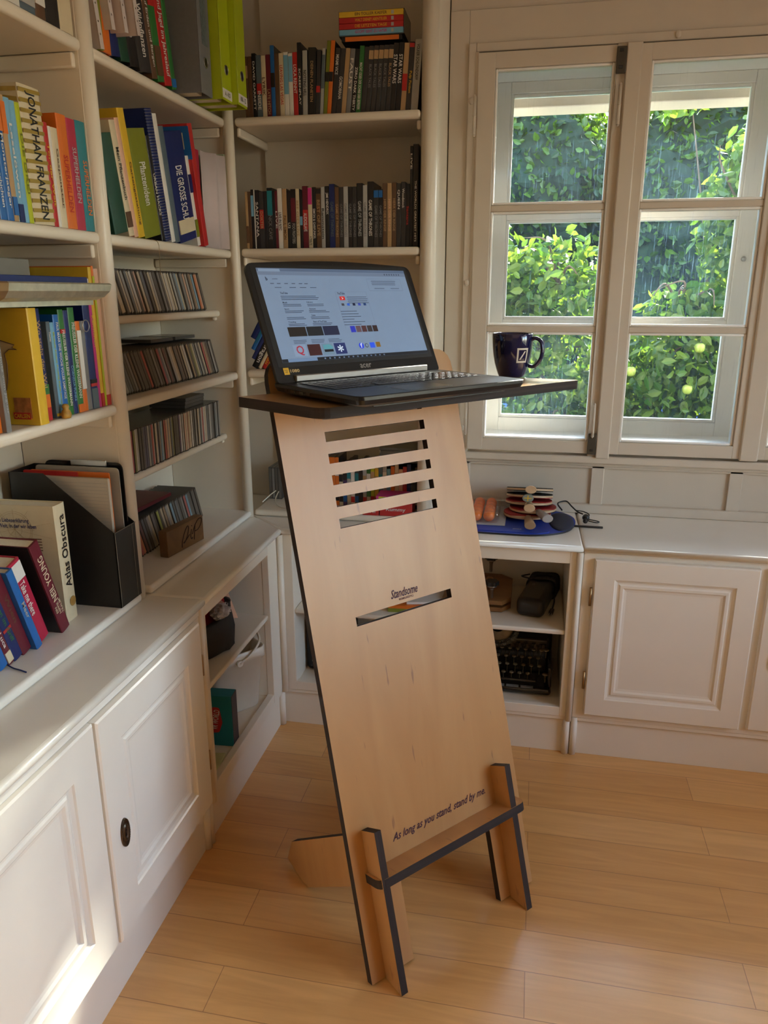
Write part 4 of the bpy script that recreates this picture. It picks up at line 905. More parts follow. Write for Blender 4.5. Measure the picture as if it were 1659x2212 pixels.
B_r = [I('navy',.018,.23,('Die schoenste',.4,.5,.5),'yellow'), I('purple',.018,.22), I('maroon',.012,.20), I('blue',.018,.228,('Monstergeschichten',.4,.6,.5)), I('blue',.016,.225,('Monsterjaeger',.4,.6,.5),band=[(.72,.95,'orange')]), I('tan',.012,.228,band=[(.70,.95,'orange'),(.05,.2,'blue')]), I('lightblue',.014,.226,('Leselöwen',.5,.6,.5),band=[(.0,.15,'navy')]), I('lightblue',.012,.224), I('lime',.012,.224,('DIE DREI',.5,.5,.5),'olive'),
 I('cream',.058,.262,('JONATHAN FRANZEN',.5,.92,.45),'black',fn=franzen,label='thick cream book with gold rays and bold black title on the second shelf'), I('red',.012,.205,('Tor der Welt',.5,.6,.5),'yellow'), I('white',.008,.20), I('cream',.020,.200,('Gespenster',.5,.6,.4),'brown'),
 I('orange',.030,.232,('SUPERHELDEN',.4,.5,.45),'red'), I('crimson',.028,.230,('SUPERHELDEN',.5,.5,.45),'silver'), I('teal',.034,.232,('SUPERHELDEN',.4,.5,.4),'orange')]
row(B_r, -1.075, -.678, 1.7255, -.186, 'L', 'second shelf', 'books on the second shelf of the left bay', kind='book', d0=.19, noun='book', cat='book', nm='book', lean=-1)
def carlsen(o, w_, h, d):
    gp = [(.235,.30),(.235,.80),(.215,.84),(.20,.80),(.17,.77),(.13,.74),(.085,.71),(.060,.695),(.070,.67),(.052,.655),(.085,.655),(.105,.62),(.100,.52),(.105,.40),(.118,.30)]
    q = prism([(a*.55+.006, b*h) for a, b in gp], 0, .0008, sidemat=0)
    link('cover_picture', q, mat('ghost_cream',(.56,.42,.22),.5,noise=.1), o, frame(Vector((0,0,0)), (0,1,0), (0,0,1)) @ Matrix.Translation((0,0,-.0003)) @ Matrix.Diagonal((1,1,-1,1)))
    bm = tube([(-.0012,a*.55+.006,b*h) for a, b in gp], .0009, 5); link('cover_outline', bm, pm('brown'), o)
    link('cover_picture', bx((-.0008,.018,h*.06),(0,.058,h*.24)), mat('small_pictures',(.42,.16,.05),.5,noise=.8,nscale=70), o)
    link('publisher_badge', bx((-.0010,.022,.012),(0,.062,.026)), pm('red'), o); text('CARLSEN', o, frame(Vector((-.0015,.042,.019)), (0,-1,0), (0,0,1)), .036, .009, pm('yellow'))
    bm = bmesh.new()
    for k in range(9): addbox(bm, (-.0016,.072,h*.34+k*.009), (-.0012,.072+.050*(1 if k%3 else .7),h*.34+k*.009+.0025))
    link('cover_text', bm, pm('brown'), o)
    bm = bmesh.new()
    for k in range(9): addbox(bm, (-.0016,.095+k*.0015,h*.31), (-.0012,.0959+k*.0015,h*.335))
    link('barcode', bm, pm('black'), o)
C_r = [I('orange',.026,.235,d=.20), I('grey',.014,.238,('Mein Schutz vom Jaguar',.5,.7,.5),'silver',d=.20,**{'in':-.01}), I('black',.070,.1,skip=1), I('yellow',.028,.238,d=.205,fn=carlsen,label='yellow book with a ghost cover on the shelf below the silver frame',**{'in':-.022}), I('cream',.006,.24,band=[(.1,.9,'yellow')]), I('blue',.012,.222,('Der Doktor und das Monster',.5,.8,.5),'white',band=[(.0,.18,'yellow')]),
 I('navy',.020,.236,('Wo steht der Wal',.6,.6,.5),'tan',band=[(.0,.12,'red'),(.12,.24,'orange'),(.24,.33,'green')]), I('black',.016,.17,**{'in':.02}), I('slate',.012,.208,('Thomas',.85,.1,.5),band=[(.02,.05,'yellow')]), I('lightblue',.012,.206,('Michels Kleine Koenig Kalle Wirsch',.5,.8,.5),'lime'), I('blue',.018,.222,('PAUL MAAR EINE WOCHE VOLLER SAMSTAGE',.55,.75,.45)),
 I('green',.018,.232,('PREUSSLER DER KLEINE WASSERMANN',.45,.72,.5),'white',band=[(.78,.82,'red')]), I('navy',.016,.230,('CORNELIA FUNKE',.3,.35,.5),'lightblue'), I('green',.022,.236,('PREUSSLER DER KLEINE WASSERMANN',.5,.72,.5),'white',band=[(.0,.08,'orange')]), I('orange',.016,.205,band=[(.25,.9,'white')]), I('grey',.016,.205), I('navy',.026,.240,band=[(.22,.25,'red'),(.25,.29,'black'),(.0,.2,'slate')]),
 I('pink',.010,.240,('Kaninchen',.75,.3,.6),'yellow'), I('yellow',.012,.325,band=[(.0,.1,'red')]), I('orange',.008,.328,band=[(.0,.93,'lime')]), I('peach',.018,.322,band=[(.0,.08,'red')])]
row(C_r, -1.125, -.692, 1.3205, -.186, 'L', 'on the shelf below the silver frame', 'books on the shelf below the silver frame', kind='book', d0=.18, noun='book', cat='book', nm='book', lean=0)
# flat books lying on that row, behind the frame
o = thing('book', 'navy book with cream pages lying flat on the row behind the frame', 'book', T(-.330,-1.052,1.5640)); link('cover', bx((0,0,.030),(.150,.300,.059),.001,1), pm('navy'), o); link('pages', bx((.004,.3005,.033),(.148,.306,.056)), PAGES, o); link('back_cover', bx((0,0,0),(.150,.300,.0298),.001,1), pm('black'), o)
o = thing('board', 'pale grey board standing behind the flat navy book', 'board', T(-.345,-1.03,1.5640)); link('panel', bx((0,0,0),(.012,.288,.100),.001,1), mat('grey_board',(.30,.27,.23),.6), o)
# small key ring and tiny figure
o = thing('keyring', 'small metal key ring hanging in front of the green books', 'key ring', T(-.178,-.782,1.515)); link('ring', tube([(0,.013*cos(a*pi/10),.013*sin(a*pi/10)) for a in range(20)], .0012, 6, True), METAL, o)
o = thing('figurine', 'tiny yellow and red figure standing before the dark book', 'figurine', T(-.172,-.905,1.3204)); link('body', lathe([(0,0),(.009,0),(.012,.008),(.009,.016),(.006,.020),(.008,.026),(.005,.031),(0,.032)], 16), mat('figure_yellow',(.50,.28,.05),.5,noise=.6,nscale=120), o)
# silver frame resting on the books
SV = mat('crackled_silver_leaf', (.62,.58,.45), .32, .75, noise=.25, nscale=60, bump=.4)
FRM = thing('picture_frame', 'crackled silver picture frame resting on the books at eye level', 'picture frame', T(-.155,0,1.562))
prof = [(0,.0),(.016,.0),(.016,.010),(.022,.011),(.034,.017),(.044,.030),(.047,.044),(.044,.047),(.0,.047)]
def rail(p0, p1, out, m0, m1, mt, nm_='rail'):
    p0, p1, out = Vector(p0), Vector(p1), Vector(out).normalized(); d = (p1-p0).normalized(); bm = bmesh.new()
    a = [bm.verts.new(p0+out*x+up*z+d*(x*m0)) for x, z in prof]; b = [bm.verts.new(p1+out*x+up*z+d*(x*m1)) for x, z in prof]
    n = len(prof)
    for k in range(n): bm.faces.new((a[k],a[(k+1)%n],b[(k+1)%n],b[k]))
    bm.faces.new(a[::-1]); bm.faces.new(b); bmesh.ops.recalc_face_normals(bm, faces=bm.faces); return link(nm_, bm, mt, FRM)
rail((0,-1.125,0), (0,-.820,0), (1,0,0), 0, 1, SV)
rail((-.245,-.820,0), (0,-.820,0), (0,1,0), 0, 1, SV)
q = rail((0,-1.125,0), (0,-1.60,0), (1,0,0), 0, 0, mat('silver_leaf_shaded',(.36,.22,.10),.35,.7,noise=.4,nscale=30)); q['label'] = 'brown section left of the mitre, coloured as in shade'  # adjoining rail in shade, that shade put into its brown colour
#=BASE SHELF LEFT
D_r = [I('green',.018,.22), I('cream',.010,.22), I('blue',.022,.23,None), I('maroon',.016,.225,('Marie und Luca',.5,.6,.5),band=[(.02,.14,'cream')]), I('navy',.024,.235,('Gruppen im Griff',.5,.6,.5),'green',band=[(.33,.36,'red')]), I('maroon',.026,.245,('Wien',.5,.3,.4),'brown'), I('blue',.018,.215,('Meer',.5,.2,.5),'silver',d=.16,**{'in':-.012}), I('crimson',.036,.220,('Take me there',.55,.42,.40),'white',band=[(.78,.97,'white')],label='crimson paperback with white script title leaning on the left base shelf')]
row(D_r, -1.185, -.978, .8155, -.232, 'L', 'leaning on the base shelf', 'books leaning on the left base shelf', kind='book', d0=.14, noun='book', cat='book', nm='book', lean=-17)
o = thing('book', 'maroon hardback with cream capitals leaning against the thick cream hardback', 'book', T(-.215,-.956,.8159,L90) @ Matrix.Rotation(radians(-17.5),4,'Y'))
book_parts(o, .032, .250, .165, 'maroon', 'book', None, ('NEIL YOUNG',.60,.50,.55), 'cream', True)
text('EIN\nHIPPIE\nTRAUM', o, frame(Vector((.016,-.0012,.250*.26)), (0,0,1), (-1,0,0)), .040, .026, pm('cream'), name='title')
link('back_cover', bx((-.0006,.006,.001),(0,.163,.249)), pm('black'), o)
o = thing('book', 'thick cream hardback with bold black spine title beside the black magazine file', 'book', T(-.236,-.9035,.8159,radians(93)))
book_parts(o, .047, .295, .215, 'cream', 'book', None, ('Atlas Obscura',.60,.62,.52), 'black', True)
bm = bmesh.new(); pts = [(.0115*(1+.12*(k%2))*cos(2*pi*k/40), .0115*(1+.12*(k%2))*sin(2*pi*k/40)) for k in range(40)]
bm = prism(pts, 0, .0006, sidemat=0); link('gold_seal', bm, mat('gold_seal',(.50,.28,.07),.4,.4), o, frame(Vector((.030,-.0012,.295*.16)), (1,0,0), (0,0,1)))
text('Eine Liebeserklärung\nan die Welt, in der wir leben', o, frame(Vector((-.0008,.112,.250)), (0,-1,0), (0,0,1)), .125, .026, pm('navy'))
bm = bmesh.new()
for k in range(5): addbox(bm, (-.0008,.04,.212-k*.007), (-.0002,.04+.145*(1 if k<4 else .5),.2143-k*.007))
link('cover_text', bm, pm('brown'), o)
bm = bmesh.new()
for r_ in (.045,.040,.018): tube([(-.0004,.105+r_*cos(a*pi/20),.235+r_*sin(a*pi/20)) for a in range(40)], .00025, 4, True, bm=bm)
for k in range(16): tube([(-.0004,.105,.235),(-.0004,.105+(.10 if k%2 else .05)*cos(k*pi/8),.235+(.05)*sin(k*pi/8))], .0002, 4, bm=bm)
link('compass_rose', bm, pm('tan'), o)
bm = tube(curve([(-.235,-1.128,.820),(-.215,-1.135,.8175),(-.195,-1.140,.8175),(-.176,-1.146,.8175)],6), .0016, 6); tag(link('ribbon', bm, pm('navy')), 'navy ribbon bookmark lying on the base shelf', 'ribbon')
# magazine file
BC = mat('worn_black_card', (.016,.014,.013), .42, noise=.25, nscale=40)
MF = thing('magazine_file', 'worn black card magazine file standing beside the divider', 'magazine file', T(-.155,-.795,.8157,L90))
w_, h1, h2, d_ = .102, .200, .345, .272; bm = bmesh.new()
def plate(p, q=.002):
    v = [bm.verts.new(x) for x in p]; n_ = (Vector(p[1])-Vector(p[0])).cross(Vector(p[2])-Vector(p[0])).normalized()*q; w2 = [bm.verts.new(Vector(x)+n_) for x in p]; k = len(p)
    bm.faces.new(v); bm.faces.new(w2[::-1])
    for i in range(k): bm.faces.new((v[i],v[(i+1)%k],w2[(i+1)%k],w2[i]))
for x in (0, w_-.002): plate([(x,0,0),(x,d_,0),(x,d_,h2),(x,d_-.095,h2),(x,0,h1)])
plate([(0,0,0),(0,0,h1),(w_,0,h1),(w_,0,0)], .002); plate([(0,d_,0),(w_,d_,0),(w_,d_,h2),(0,d_,h2)]); plate([(0,0,0),(w_,0,0),(w_,d_,0),(0,d_,0)])
bmesh.ops.recalc_face_normals(bm, faces=bm.faces); link('box', bm, BC, MF)
bm = bmesh.new(); tube([(.0006,-.0022,.002),(.0006,-.0022,h1)], .0009, 5, bm=bm); tube([(w_-.02,-.0022,.002),(w_-.02,-.0022,h1)], .0006, 5, bm=bm); tube([(0,-.0022,h1),(w_,-.0022,h1)], .0007, 5, bm=bm)
link('worn_edge', bm, mat('frayed_card',(.22,.19,.15),.8), MF)
def inner(nm_, lb, cat, off, a, b, z0, z1, mt, th_=.003, r=.012, tilt=0, lab2=None):
    bm = prism(rpoly([(a,z0),(b,z0),(b,z1),(a,z1)], [0,0,r,r]), 0, th_, sidemat=0)
    M = T(-.155,-.795,.8157,L90) @ frame(Vector((off+th_,0,0)), (0,1,0), (0,0,1)); return tag(link(nm_, bm, mt, None, M), lb, cat)
o = inner('clipboard', 'black clipboard standing at the back of the magazine file', 'clipboard', .080, .010, .228, .006, .360, mat('clipboard_black',(.01,.01,.011),.25), .004, .02)
q = link('clip', bx((.05,-.0005 if False else .349,-.006),(.15,.366,-.0005),.002), METAL, o)
inner('folder', 'clear grey plastic folder in the magazine file, right of the papers', 'folder', .066, .012, .245, .006, .350, mat('grey_plastic_folder',(.38,.36,.31),.25), .003, .012)
inner('folder', 'orange folder edge showing in the magazine file', 'folder', .050, .030, .250, .006, .340, pm('orange'), .004, .004)
inner('folder', 'red folder corner at the top left of the magazine file', 'folder', .040, .110, .262, .006, .341, pm('red'), .003, .004)
o = inner('paper_pad', 'cream lined writing pad at the front of the magazine file', 'paper', .022, .022, .262, .006, .330, mat('lined_paper',(.56,.49,.40),.7), .010, .004)
bm = bmesh.new()
for k in range(34): addbox(bm, (.026,.02+k*.009,-.0003), (.255,.0206+k*.009,0))
link('ruled_lines', bm, mat('rule_grey',(.40,.37,.34),.8), o)
# string hanging from second shelf
bm = tube(curve([(-.185,-.418,1.7265),(-.168,-.418,1.720),(-.164,-.4185,1.70),(-.165,-.420,1.665),(-.166,-.418,1.635)],6), .0008, 5); tag(link('string', bm, mat('twine',(.30,.20,.10),.8)), 'thin brown string hanging from the second shelf edge', 'string')
#=LEFT OPEN CUPBOARD
BU = thing('bucket', 'cream plastic bucket with a hinged handle in the open left cupboard', 'bucket', T(-.172,-.160,.1770,radians(51)))
def rrect(w_, d_, r, n=6): return rpoly([(-w_/2,-d_/2),(w_/2,-d_/2),(w_/2,d_/2),(-w_/2,d_/2)], r, n)
bm = bmesh.new(); R = []
for w1, d1, z in ((.172,.165,0),(.176,.170,.004),(.206,.198,.192),(.222,.211,.193),(.222,.211,.228),(.214,.203,.230),(.202,.192,.222),(.168,.160,.008)):
    R.append([bm.verts.new((x,y,z)) for x, y in rrect(w1, d1, .03)])
for a, b in zip(R, R[1:]):
    for k in range(len(a)): f = bm.faces.new((a[k],a[(k+1)%len(a)],b[(k+1)%len(a)],b[k])); f.smooth = True
bm.faces.new(R[0][::-1]); bm.faces.new(R[-1]); bmesh.ops.recalc_face_normals(bm, faces=bm.faces); link('tub', bm, WHITE, BU)
hv = curve([(0,-.112,.198),(.045,-.113,.222),(.092,-.090,.254),(.112,0,.268),(.092,.090,.254),(.045,.113,.222),(0,.112,.198)], 6)
bm = tube(hv, .0042, 8); link('handle', bm, WHITE, BU); bm = bmesh.new()
for sgn in (1,-1): bmesh.ops.create_cone(bm, segments=20, radius1=.011, radius2=.011, depth=.010, cap_ends=True, matrix=Matrix.Translation((0,sgn*.110,.198)) @ Matrix.Rotation(pi/2,4,'X'))
link('handle_pivot', bm, WHITE, BU)
TB = thing('headset_box', 'teal box with a red label standing before the bucket', 'box', T(-.082,-.416,.1770,radians(4)))
link('box_body', bx((-.075,0,0),(.037,.050,.180),.001,1), pm('teal'), TB); link('box_side', bx((.0372,.001,.001),(.0385,.049,.179)), mat('box_dark',(.03,.02,.03),.5), TB)
q = link('label', prism(rpoly([(-.042,.055),(-.036,.045),(-.008,.05),(.004,.085),(.000,.110),(-.004,.138),(-.026,.140),(-.034,.118),(-.030,.095)], .006), 0, .0008, sidemat=0), pm('red'), TB, frame(Vector((0,-.0001,0)), (1,0,0), (0,0,1)))
text('VR WORLD', q, T(-.018,.095,.0014,radians(80)), .072, .020, pm('white'), label='white lettering')
o = thing('plastic_tub', 'small clear white tub left of the teal box', 'tub', T(-.125,-.485,.1770)); link('tub', bx((-.03,-.06,0),(.02,.025,.130),.006), mat('frosted_plastic',(.55,.55,.50),.3), o); link('lid', bx((-.034,-.064,.130),(.024,.029,.142),.004), WHITE, o)
o = thing('map', 'folded yellow and green map lying at the cupboard bottom', 'map', T(-.055,-.52,.1768,radians(10))); link('folded_paper', bx((-.06,-.07,0),(.010,.06,.006),.0008,1), mat('map_print',(.55,.56,.30),.6,noise=.5,nscale=18), o)
BG = thing('black_bag', 'crumpled black fabric bag full of odds and ends on the cupboard shelf', 'bag', T(-.150,-.365,.4987,0))
rnd = random.Random(5); bm = bmesh.new(); R = []; N = 40
for lev, (rx, ry, z) in enumerate(((.080,.110,0),(.095,.125,.010),(.096,.130,.05),(.092,.132,.09),(.088,.130,.115),(.080,.122,.120),(.066,.10,.085))):
    ring = []
    for k in range(N):
        a = 2*pi*k/N; wv = 1+.06*sin(3*a+lev)+.05*sin(7*a+lev*1.7)+rnd.uniform(-.02,.02)
        zz_ = z + (.014*sin(2*a+1)+.008*sin(5*a))*(z/.12) + (.02*max(0,sin(a-.5)) if lev >= 3 else 0)
        ring.append(bm.verts.new((max(-.40,min(.10,rx*wv*cos(a))), ry*wv*sin(a), max(0,zz_))))
    R.append(ring)
for a, b in zip(R, R[1:]):
    for k in range(N): f = bm.faces.new((a[k],a[(k+1)%N],b[(k+1)%N],b[k])); f.smooth = True
bm.faces.new(R[0][::-1]); bm.faces.new(R[-1]); bmesh.ops.recalc_face_normals(bm, faces=bm.faces)
link('bag_cloth', bm, mat('black_fabric',(.018,.017,.018),.75,noise=.3,nscale=30,bump=.4), BG)
def leafcard(nm_, lb, cat, loc, rot, w_, h, c, mt=None, th_=.0015):
    o = link(nm_, bx((-w_/2,-th_,0),(w_/2,th_,h),.0005,1), mt or pm(c)); o.matrix_world = T(*loc, *rot); return tag(o, lb, cat, 'booklets and wraps sticking out of the black bag')
leafcard('booklet', 'red booklet sticking out of the black bag', 'booklet', (-.100,-.345,.580), (radians(80),radians(12),radians(-30)), .15, .15, 'red')
leafcard('booklet', 'pink edged booklet sticking out right in the black bag', 'booklet', (-.090,-.305,.575), (radians(78),radians(20),radians(-34)), .13, .15, 'peach')
leafcard('booklet', 'black booklet at the left in the black bag', 'booklet', (-.115,-.400,.575), (radians(80),radians(-6),radians(-30)), .12, .14, 'charcoal')
bm = bmesh.new(); bmesh.ops.create_icosphere(bm, subdivisions=3, radius=1)
for v in bm.verts: v.co = Vector((v.co.x*.030, v.co.y*.055, v.co.z*.016))*(1+rnd.uniform(-.22,.22))
tag(link('crumpled_wrapper', bm, mat('black_white_print',(.25,.24,.24),.35,noise=2.5,nscale=55), None, T(-.078,-.375,.632,.2)), 'crumpled black and white wrapper on top of the black bag', 'wrapper')
o = thing('magazine', 'black magazine with grey text lying behind the black bag', 'magazine', T(-.27,-.215,.4987,radians(25))); link('cover', bx((-.10,-.09,0),(.10,.09,.022),.001,1), pm('black'), o); text('BLACK & WHITE', o, frame(Vector((.1012,0,.011)), (0,1,0), (0,0,1)), .12, .010, pm('grey'))
#=BACK OPEN CUPBOARD
PW = thing('book_press', 'small wooden press with two black star knobs', 'press', T(.70,.135,.4757,0)); WD = wood('press_wood', (.20,.085,.028), (.30,.14,.045), (3,12,12), .4)
for z0 in (.004,.030):
    pts = [(-.14,0),(.075,0),(.105,.045),(.105,.235),(.06,.275),(-.14,.275)]
    link('board', prism(pts, z0, z0+.016, sidemat=0), WD, PW)
bm = bmesh.new()
for x, y in ((-.10,.02),(.05,.02),(-.10,.24),(.05,.24)): addbox(bm, (x,y,0), (x+.02,y+.02,.0045))
link('foot', bm, WD, PW)
def star(x, y, z):
    pts = []
    for k in range(42):
        a = 2*pi*k/42; r_ = .023*(1+.12*cos(6*a)); pts.append((r_*cos(a), r_*sin(a)))
    bm = prism(pts, .0, .015, sidemat=0); k_ = link('star_knob', bm, BLACKP, PW, T(x,y,z)); link('bolt', lathe([(.006,-.052),(.006,0),(.018,-.002),(.018,-.006),(.008,-.010),(.008,-.018)][::-1], 16), METAL, k_); return k_
star(.035,.030,.096); star(.020,.225,.125)
link('turned_knob', lathe([(0,0),(.016,0),(.014,.008),(.008,.016),(.013,.024),(.016,.034),(.010,.044),(0,.046)], 24), WD, PW, T(.022,.12,.046))
PK = thing('power_pack', 'black power pack with its cord wound round it', 'power pack', T(.872,.112,.4757,radians(-11.5)))
bm = bx((-.050,0,0),(.050,.300,.070),.022,5); link('casing', bm, mat('dark_plastic',(.018,.016,.015),.33), PK)
text('VISTA', PK, frame(Vector((-.010,.16,.0708)), (0,1,0), (-1,0,0)) if False else T(-.018,.15,.0708,radians(95)), .022, .010, pm('grey'))
bm = bmesh.new(); rr = random.Random(2)
for k in range(7):
    y = .185+.013*k; tw = rr.uniform(-.02,.02)
    tube(curve([(-.053,y,.035),(-.045,y+tw*.3,.070),(0,y+tw,.0755),(.045,y+.02,.072),(.0545,y+.02,.035),(.045,y+.015,.0035),(-.045,y+.01,.0035),(-.053,y,.035)],4), .0030, 6, bm=bm)
tube(curve([(-.045,.20,.072),(-.075,.215,.070),(-.080,.245,.062),(-.055,.26,.066)],5), .0028, 6, bm=bm); tube(curve([(.052,.17,.04),(.066,.12,.030),(.068,.075,.014)],5), .0030, 6, bm=bm)
cb = link('cord', bm, BLACKP, PK); link('plug', bx((.060,.045,.004),(.076,.078,.018),.004), BLACKP, cb); b2 = tube([(.064,.046,.011),(.064,.030,.011)], .0018, 6); tube([(.072,.046,.011),(.072,.030,.011)], .0018, 6, bm=b2); link('plug_pin', b2, METAL, cb)
# typewriter
TW = thing('typewriter', 'old black typewriter with round metal-rimmed keys', 'typewriter', T(.760,.110,.1765,0)); TBK = mat('typewriter_enamel', (.008,.008,.009), .18, coat=.4)
bm = bmesh.new(); addbox(bm, (-.19,-.015,.004), (.205,.30,.030), .012, 4); addbox(bm, (-.19,.16,.028), (.205,.30,.215), .018, 4); addbox(bm, (-.19,.0,.028), (-.175,.17,.110), .006); addbox(bm, (.190,.0,.028), (.205,.17,.110), .006)
plates = [(-.17,.165,.028),(.185,.165,.028),(.185,.10,.10),(-.17,.10,.10)]
addbox(bm, (-.176,.115,.028), (.191,.165,.165), .008, 3); link('body', bm, TBK, TW)
bm = bmesh.new()
for r_, z, y in ((.074,.20,.110),(.070,.186,.098)):
    for k in range(46):
        a = pi*(1.04+.92*k/45); tube([(.0+r_*cos(a)*.9, y+.003, z+r_*.85*sin(a)*1.0+.015),(0+r_*cos(a)*1.14, y, z+r_*1.05*sin(a)+.015)], .0011, 4, bm=bm)
link('type_basket', bm, METAL, TW)
link('ribbon_cover', lathe([(.03,0),(.062,.0),(.064,.004),(.058,.008),(.03,.008)], 40), mat('worn_steel',(.22,.19,.14),.4,.8,noise=.5,nscale=40), TW, T(0,.118,.215,0,0,radians(70)))
km = lathe([(0,.004),(.0062,.004),(.0072,.0055),(.0078,.004),(.0078,.0015),(.004,0),(.0014,-.002),(.0014,-.030)], 18); kme2 = bpy.data.meshes.new('type_key'); km.to_mesh(kme2); km.free(); kme2.materials.append(mat('key_rim',(.42,.37,.26),.3,.85))
for r in range(4):
    for c in range(12 if r != 0 else 11):
        o = bpy.data.objects.new('type_key', kme2); COL.objects.link(o); o.parent = TW; o.location = (-.172+.012*(r%2)+c*.0300*.97+(.006 if r > 1 else 0), .012+r*.0250, .072+r*.0200)
for x in (.186,): 
    for y, z in ((.012,.075),(.088,.135)): link('shift_key', lathe([(0,.004),(.011,.004),(.012,.002),(.004,0),(.002,-.03)], 18), kme2.materials[0], TW, T(x-.004,y,z))
link('space_bar', bx((-.11,-.010,.052),(.15,.002,.060),.003), TBK, TW)
bm = bmesh.new()
for i in range(4): addbox(bm, (-.06+i*.052,-.0165,.031), (-.06+i*.052+.045,.0,.0325))
link('margin_plate', bm, mat('grey_label',(.20,.20,.19),.5), TW)
for x in (-.145,.150): text('W', TW, frame(Vector((x,.1588,.195)), (1,0,0), (0,0,1)), .018, .012, mat('gold_decal',(.45,.28,.08),.4,.5), label='gold maker decal')
bm = bmesh.new(); tube([(-.19,.23,.235),(.205,.23,.235)], .020, 20, bm=bm); tube([(.205,.23,.235),(.222,.23,.235)], .014, 16, bm=bm); link('platen', bm, BLACKP, TW)
# dark case and odds in the left part of the back cupboard
o = thing('camera_bag', 'black bag in the lower left of the open back cupboard', 'bag', T(.115,.130,.1765)); link('body', bx((-.080,0,0),(.085,.20,.225),.02,4), mat('black_nylon',(.008,.008,.009),.8,noise=.2,bump=.3), o); link('tag', bx((-.055,-.002,.040),(-.045,.002,.055)), pm('white'), o)
o = thing('plastic_bag', 'clear bag with blue and tan contents right of the black bag', 'bag', T(.185,.085,.1765)); bm = bmesh.new(); bmesh.ops.create_icosphere(bm, subdivisions=3, radius=1)
for v in bm.verts: v.co = Vector((v.co.x*.045, v.co.y*.035, (v.co.z+1)*.035))*(1+rnd.uniform(-.1,.1)); v.co.z = max(0, v.co.z)
link('contents', bm, mat('mixed_contents',(.22,.24,.30),.25,noise=1.2,nscale=28), o)
o = thing('game_box', 'flat orange and green box on the cupboard shelf behind the desk', 'box', T(.370,.070,.4757,radians(4))); link('box_body', bx((0,0,0),(.13,.17,.026),.001,1), pm('orange'), o); link('box_bottom', bx((-.0006,-.0006,0),(.1306,.1,.014)), pm('olive'), o)
o = thing('paper_bundle', 'white paper bundle lying on the orange box', 'paper', T(.435,.085,.5022,radians(12))); link('sheets', bx((0,0,0),(.20,.16,.010),.001,1), pm('white'), o)
#=TABLE TENNIS
BGM = mat('royal_blue_nylon', (.015,.045,.36), .55, noise=.1, nscale=60, bump=.1)
TBG = thing('bat_bag', 'royal blue table tennis bat bag with black mesh end', 'bag', T(0,0,.7903))
pts = rpoly([(.56,.085),(.88,.075),(.985,.135),(1.020,.235),(1.015,.330),(.96,.395),(.56,.395)], [.01,.06,.05,.05,.04,.04,.01], 6)
link('shell', prism(pts, 0, .006, sidemat=1), [BGM, BLACKP], TBG)
bm = prism(rpoly([(.57,.098),(.885,.090),(.925,.115),(.925,.385),(.57,.385)], .01), .006, .009, sidemat=0); link('blue_panel', bm, BGM, TBG)
b2 = bmesh.new(); bmesh.ops.create_uvsphere(b2, u_segments=24, v_segments=12, radius=1, matrix=Matrix.Translation((.968,.25,.006)) @ Matrix.Diagonal((.044,.11,.015,1)))
for f in b2.faces: f.smooth = True
link('mesh_end', b2, mat('black_mesh',(.012,.016,.045),.6,noise=.8,nscale=200), TBG)
text('JOOLA', TBG, T(.815,.125,.0097), .030, .009, pm('white'))
b2 = tube(curve([(.97,.30,.036),(.955,.34,.050),(.985,.355,.056),(1.005,.33,.044),(1.025,.315,.030),(1.045,.305,.024)],6), .0028, 6); tube(curve([(1.02,.33,.03),(1.05,.33,.026),(1.068,.31,.02),(1.055,.285,.010),(1.09,.270,.005),(1.10,.285,.005),(1.06,.30,.008)],6), .0022, 6, bm=b2)
dc = link('drawstring', b2, BLACKP, TBG); b2 = bmesh.new(); bmesh.ops.create_uvsphere(b2, u_segments=16, v_segments=10, radius=.013, matrix=Matrix.Translation((1.055,.290,.016))); bmesh.ops.create_uvsphere(b2, u_segments=12, v_segments=8, radius=.009, matrix=Matrix.Translation((1.052,.262,.011))); link('cord_lock', b2, BLACKP, dc)
link('strap', bx((1.012,.214,.001),(1.110,.226,.006),.001,1), pm('black'), TBG)
HW = wood('bat_handle_wood', (.50,.33,.19), (.64,.45,.28), (12,2,12), .5)
RED = mat('red_rubber',(.30,.012,.012),.45); BLR = mat('black_rubber',(.012,.011,.011),.5)
def bat(x, y, z, rz, lb, hmat=HW, tilt=0, top=RED, bot=BLR):
    """blade centre at y+, handle toward -y"""
    B_ = thing('table_tennis_bat', lb, 'table tennis bat', T(x,y,z,rz,0,tilt) @ Matrix.Diagonal((1.09,1,1.1,1)), 'table tennis bats piled on the blue bag')
    def blade(): return [(.078*cos(2*pi*k/40), .082*sin(2*pi*k/40)+.0) for k in range(40)]
    link('blade', prism(blade(), 0, .0062, sidemat=0), HW, B_)
    link('rubber', prism([(a*.985,b*.985) for a, b in blade() if b > -.066], .0063, .0092, sidemat=0), top, B_); link('rubber', prism([(a*.985,b*.985) for a, b in blade() if b > -.066], -.0030, -.0001, sidemat=0), bot, B_)
    bm = bmesh.new(); R = []
    for yy, w_, t_ in ((-.070,.012,.0105),(-.095,.0135,.0105),(-.160,.0175,.0125),(-.172,.0180,.0128),(-.174,.0165,.0115)):
        R.append([bm.verts.new((w_*cos(2*pi*k/20), yy, .003+t_*sin(2*pi*k/20))) for k in range(20)])
    for a, b in zip(R, R[1:]):
        for k in range(20): f = bm.faces.new((a[k],a[(k+1)%20],b[(k+1)%20],b[k])); f.smooth = True
    bm.faces.new(R[0]); bm.faces.new(R[-1][::-1]); bmesh.ops.recalc_face_normals(bm, faces=bm.faces); link('handle', bm, hmat, B_)
    return B_
bat(.846,.272,.8130,radians(4), 'lowest left table tennis bat, its brown handle pointing at the room', mat('brown_handle',(.30,.18,.10),.5), radians(-2))
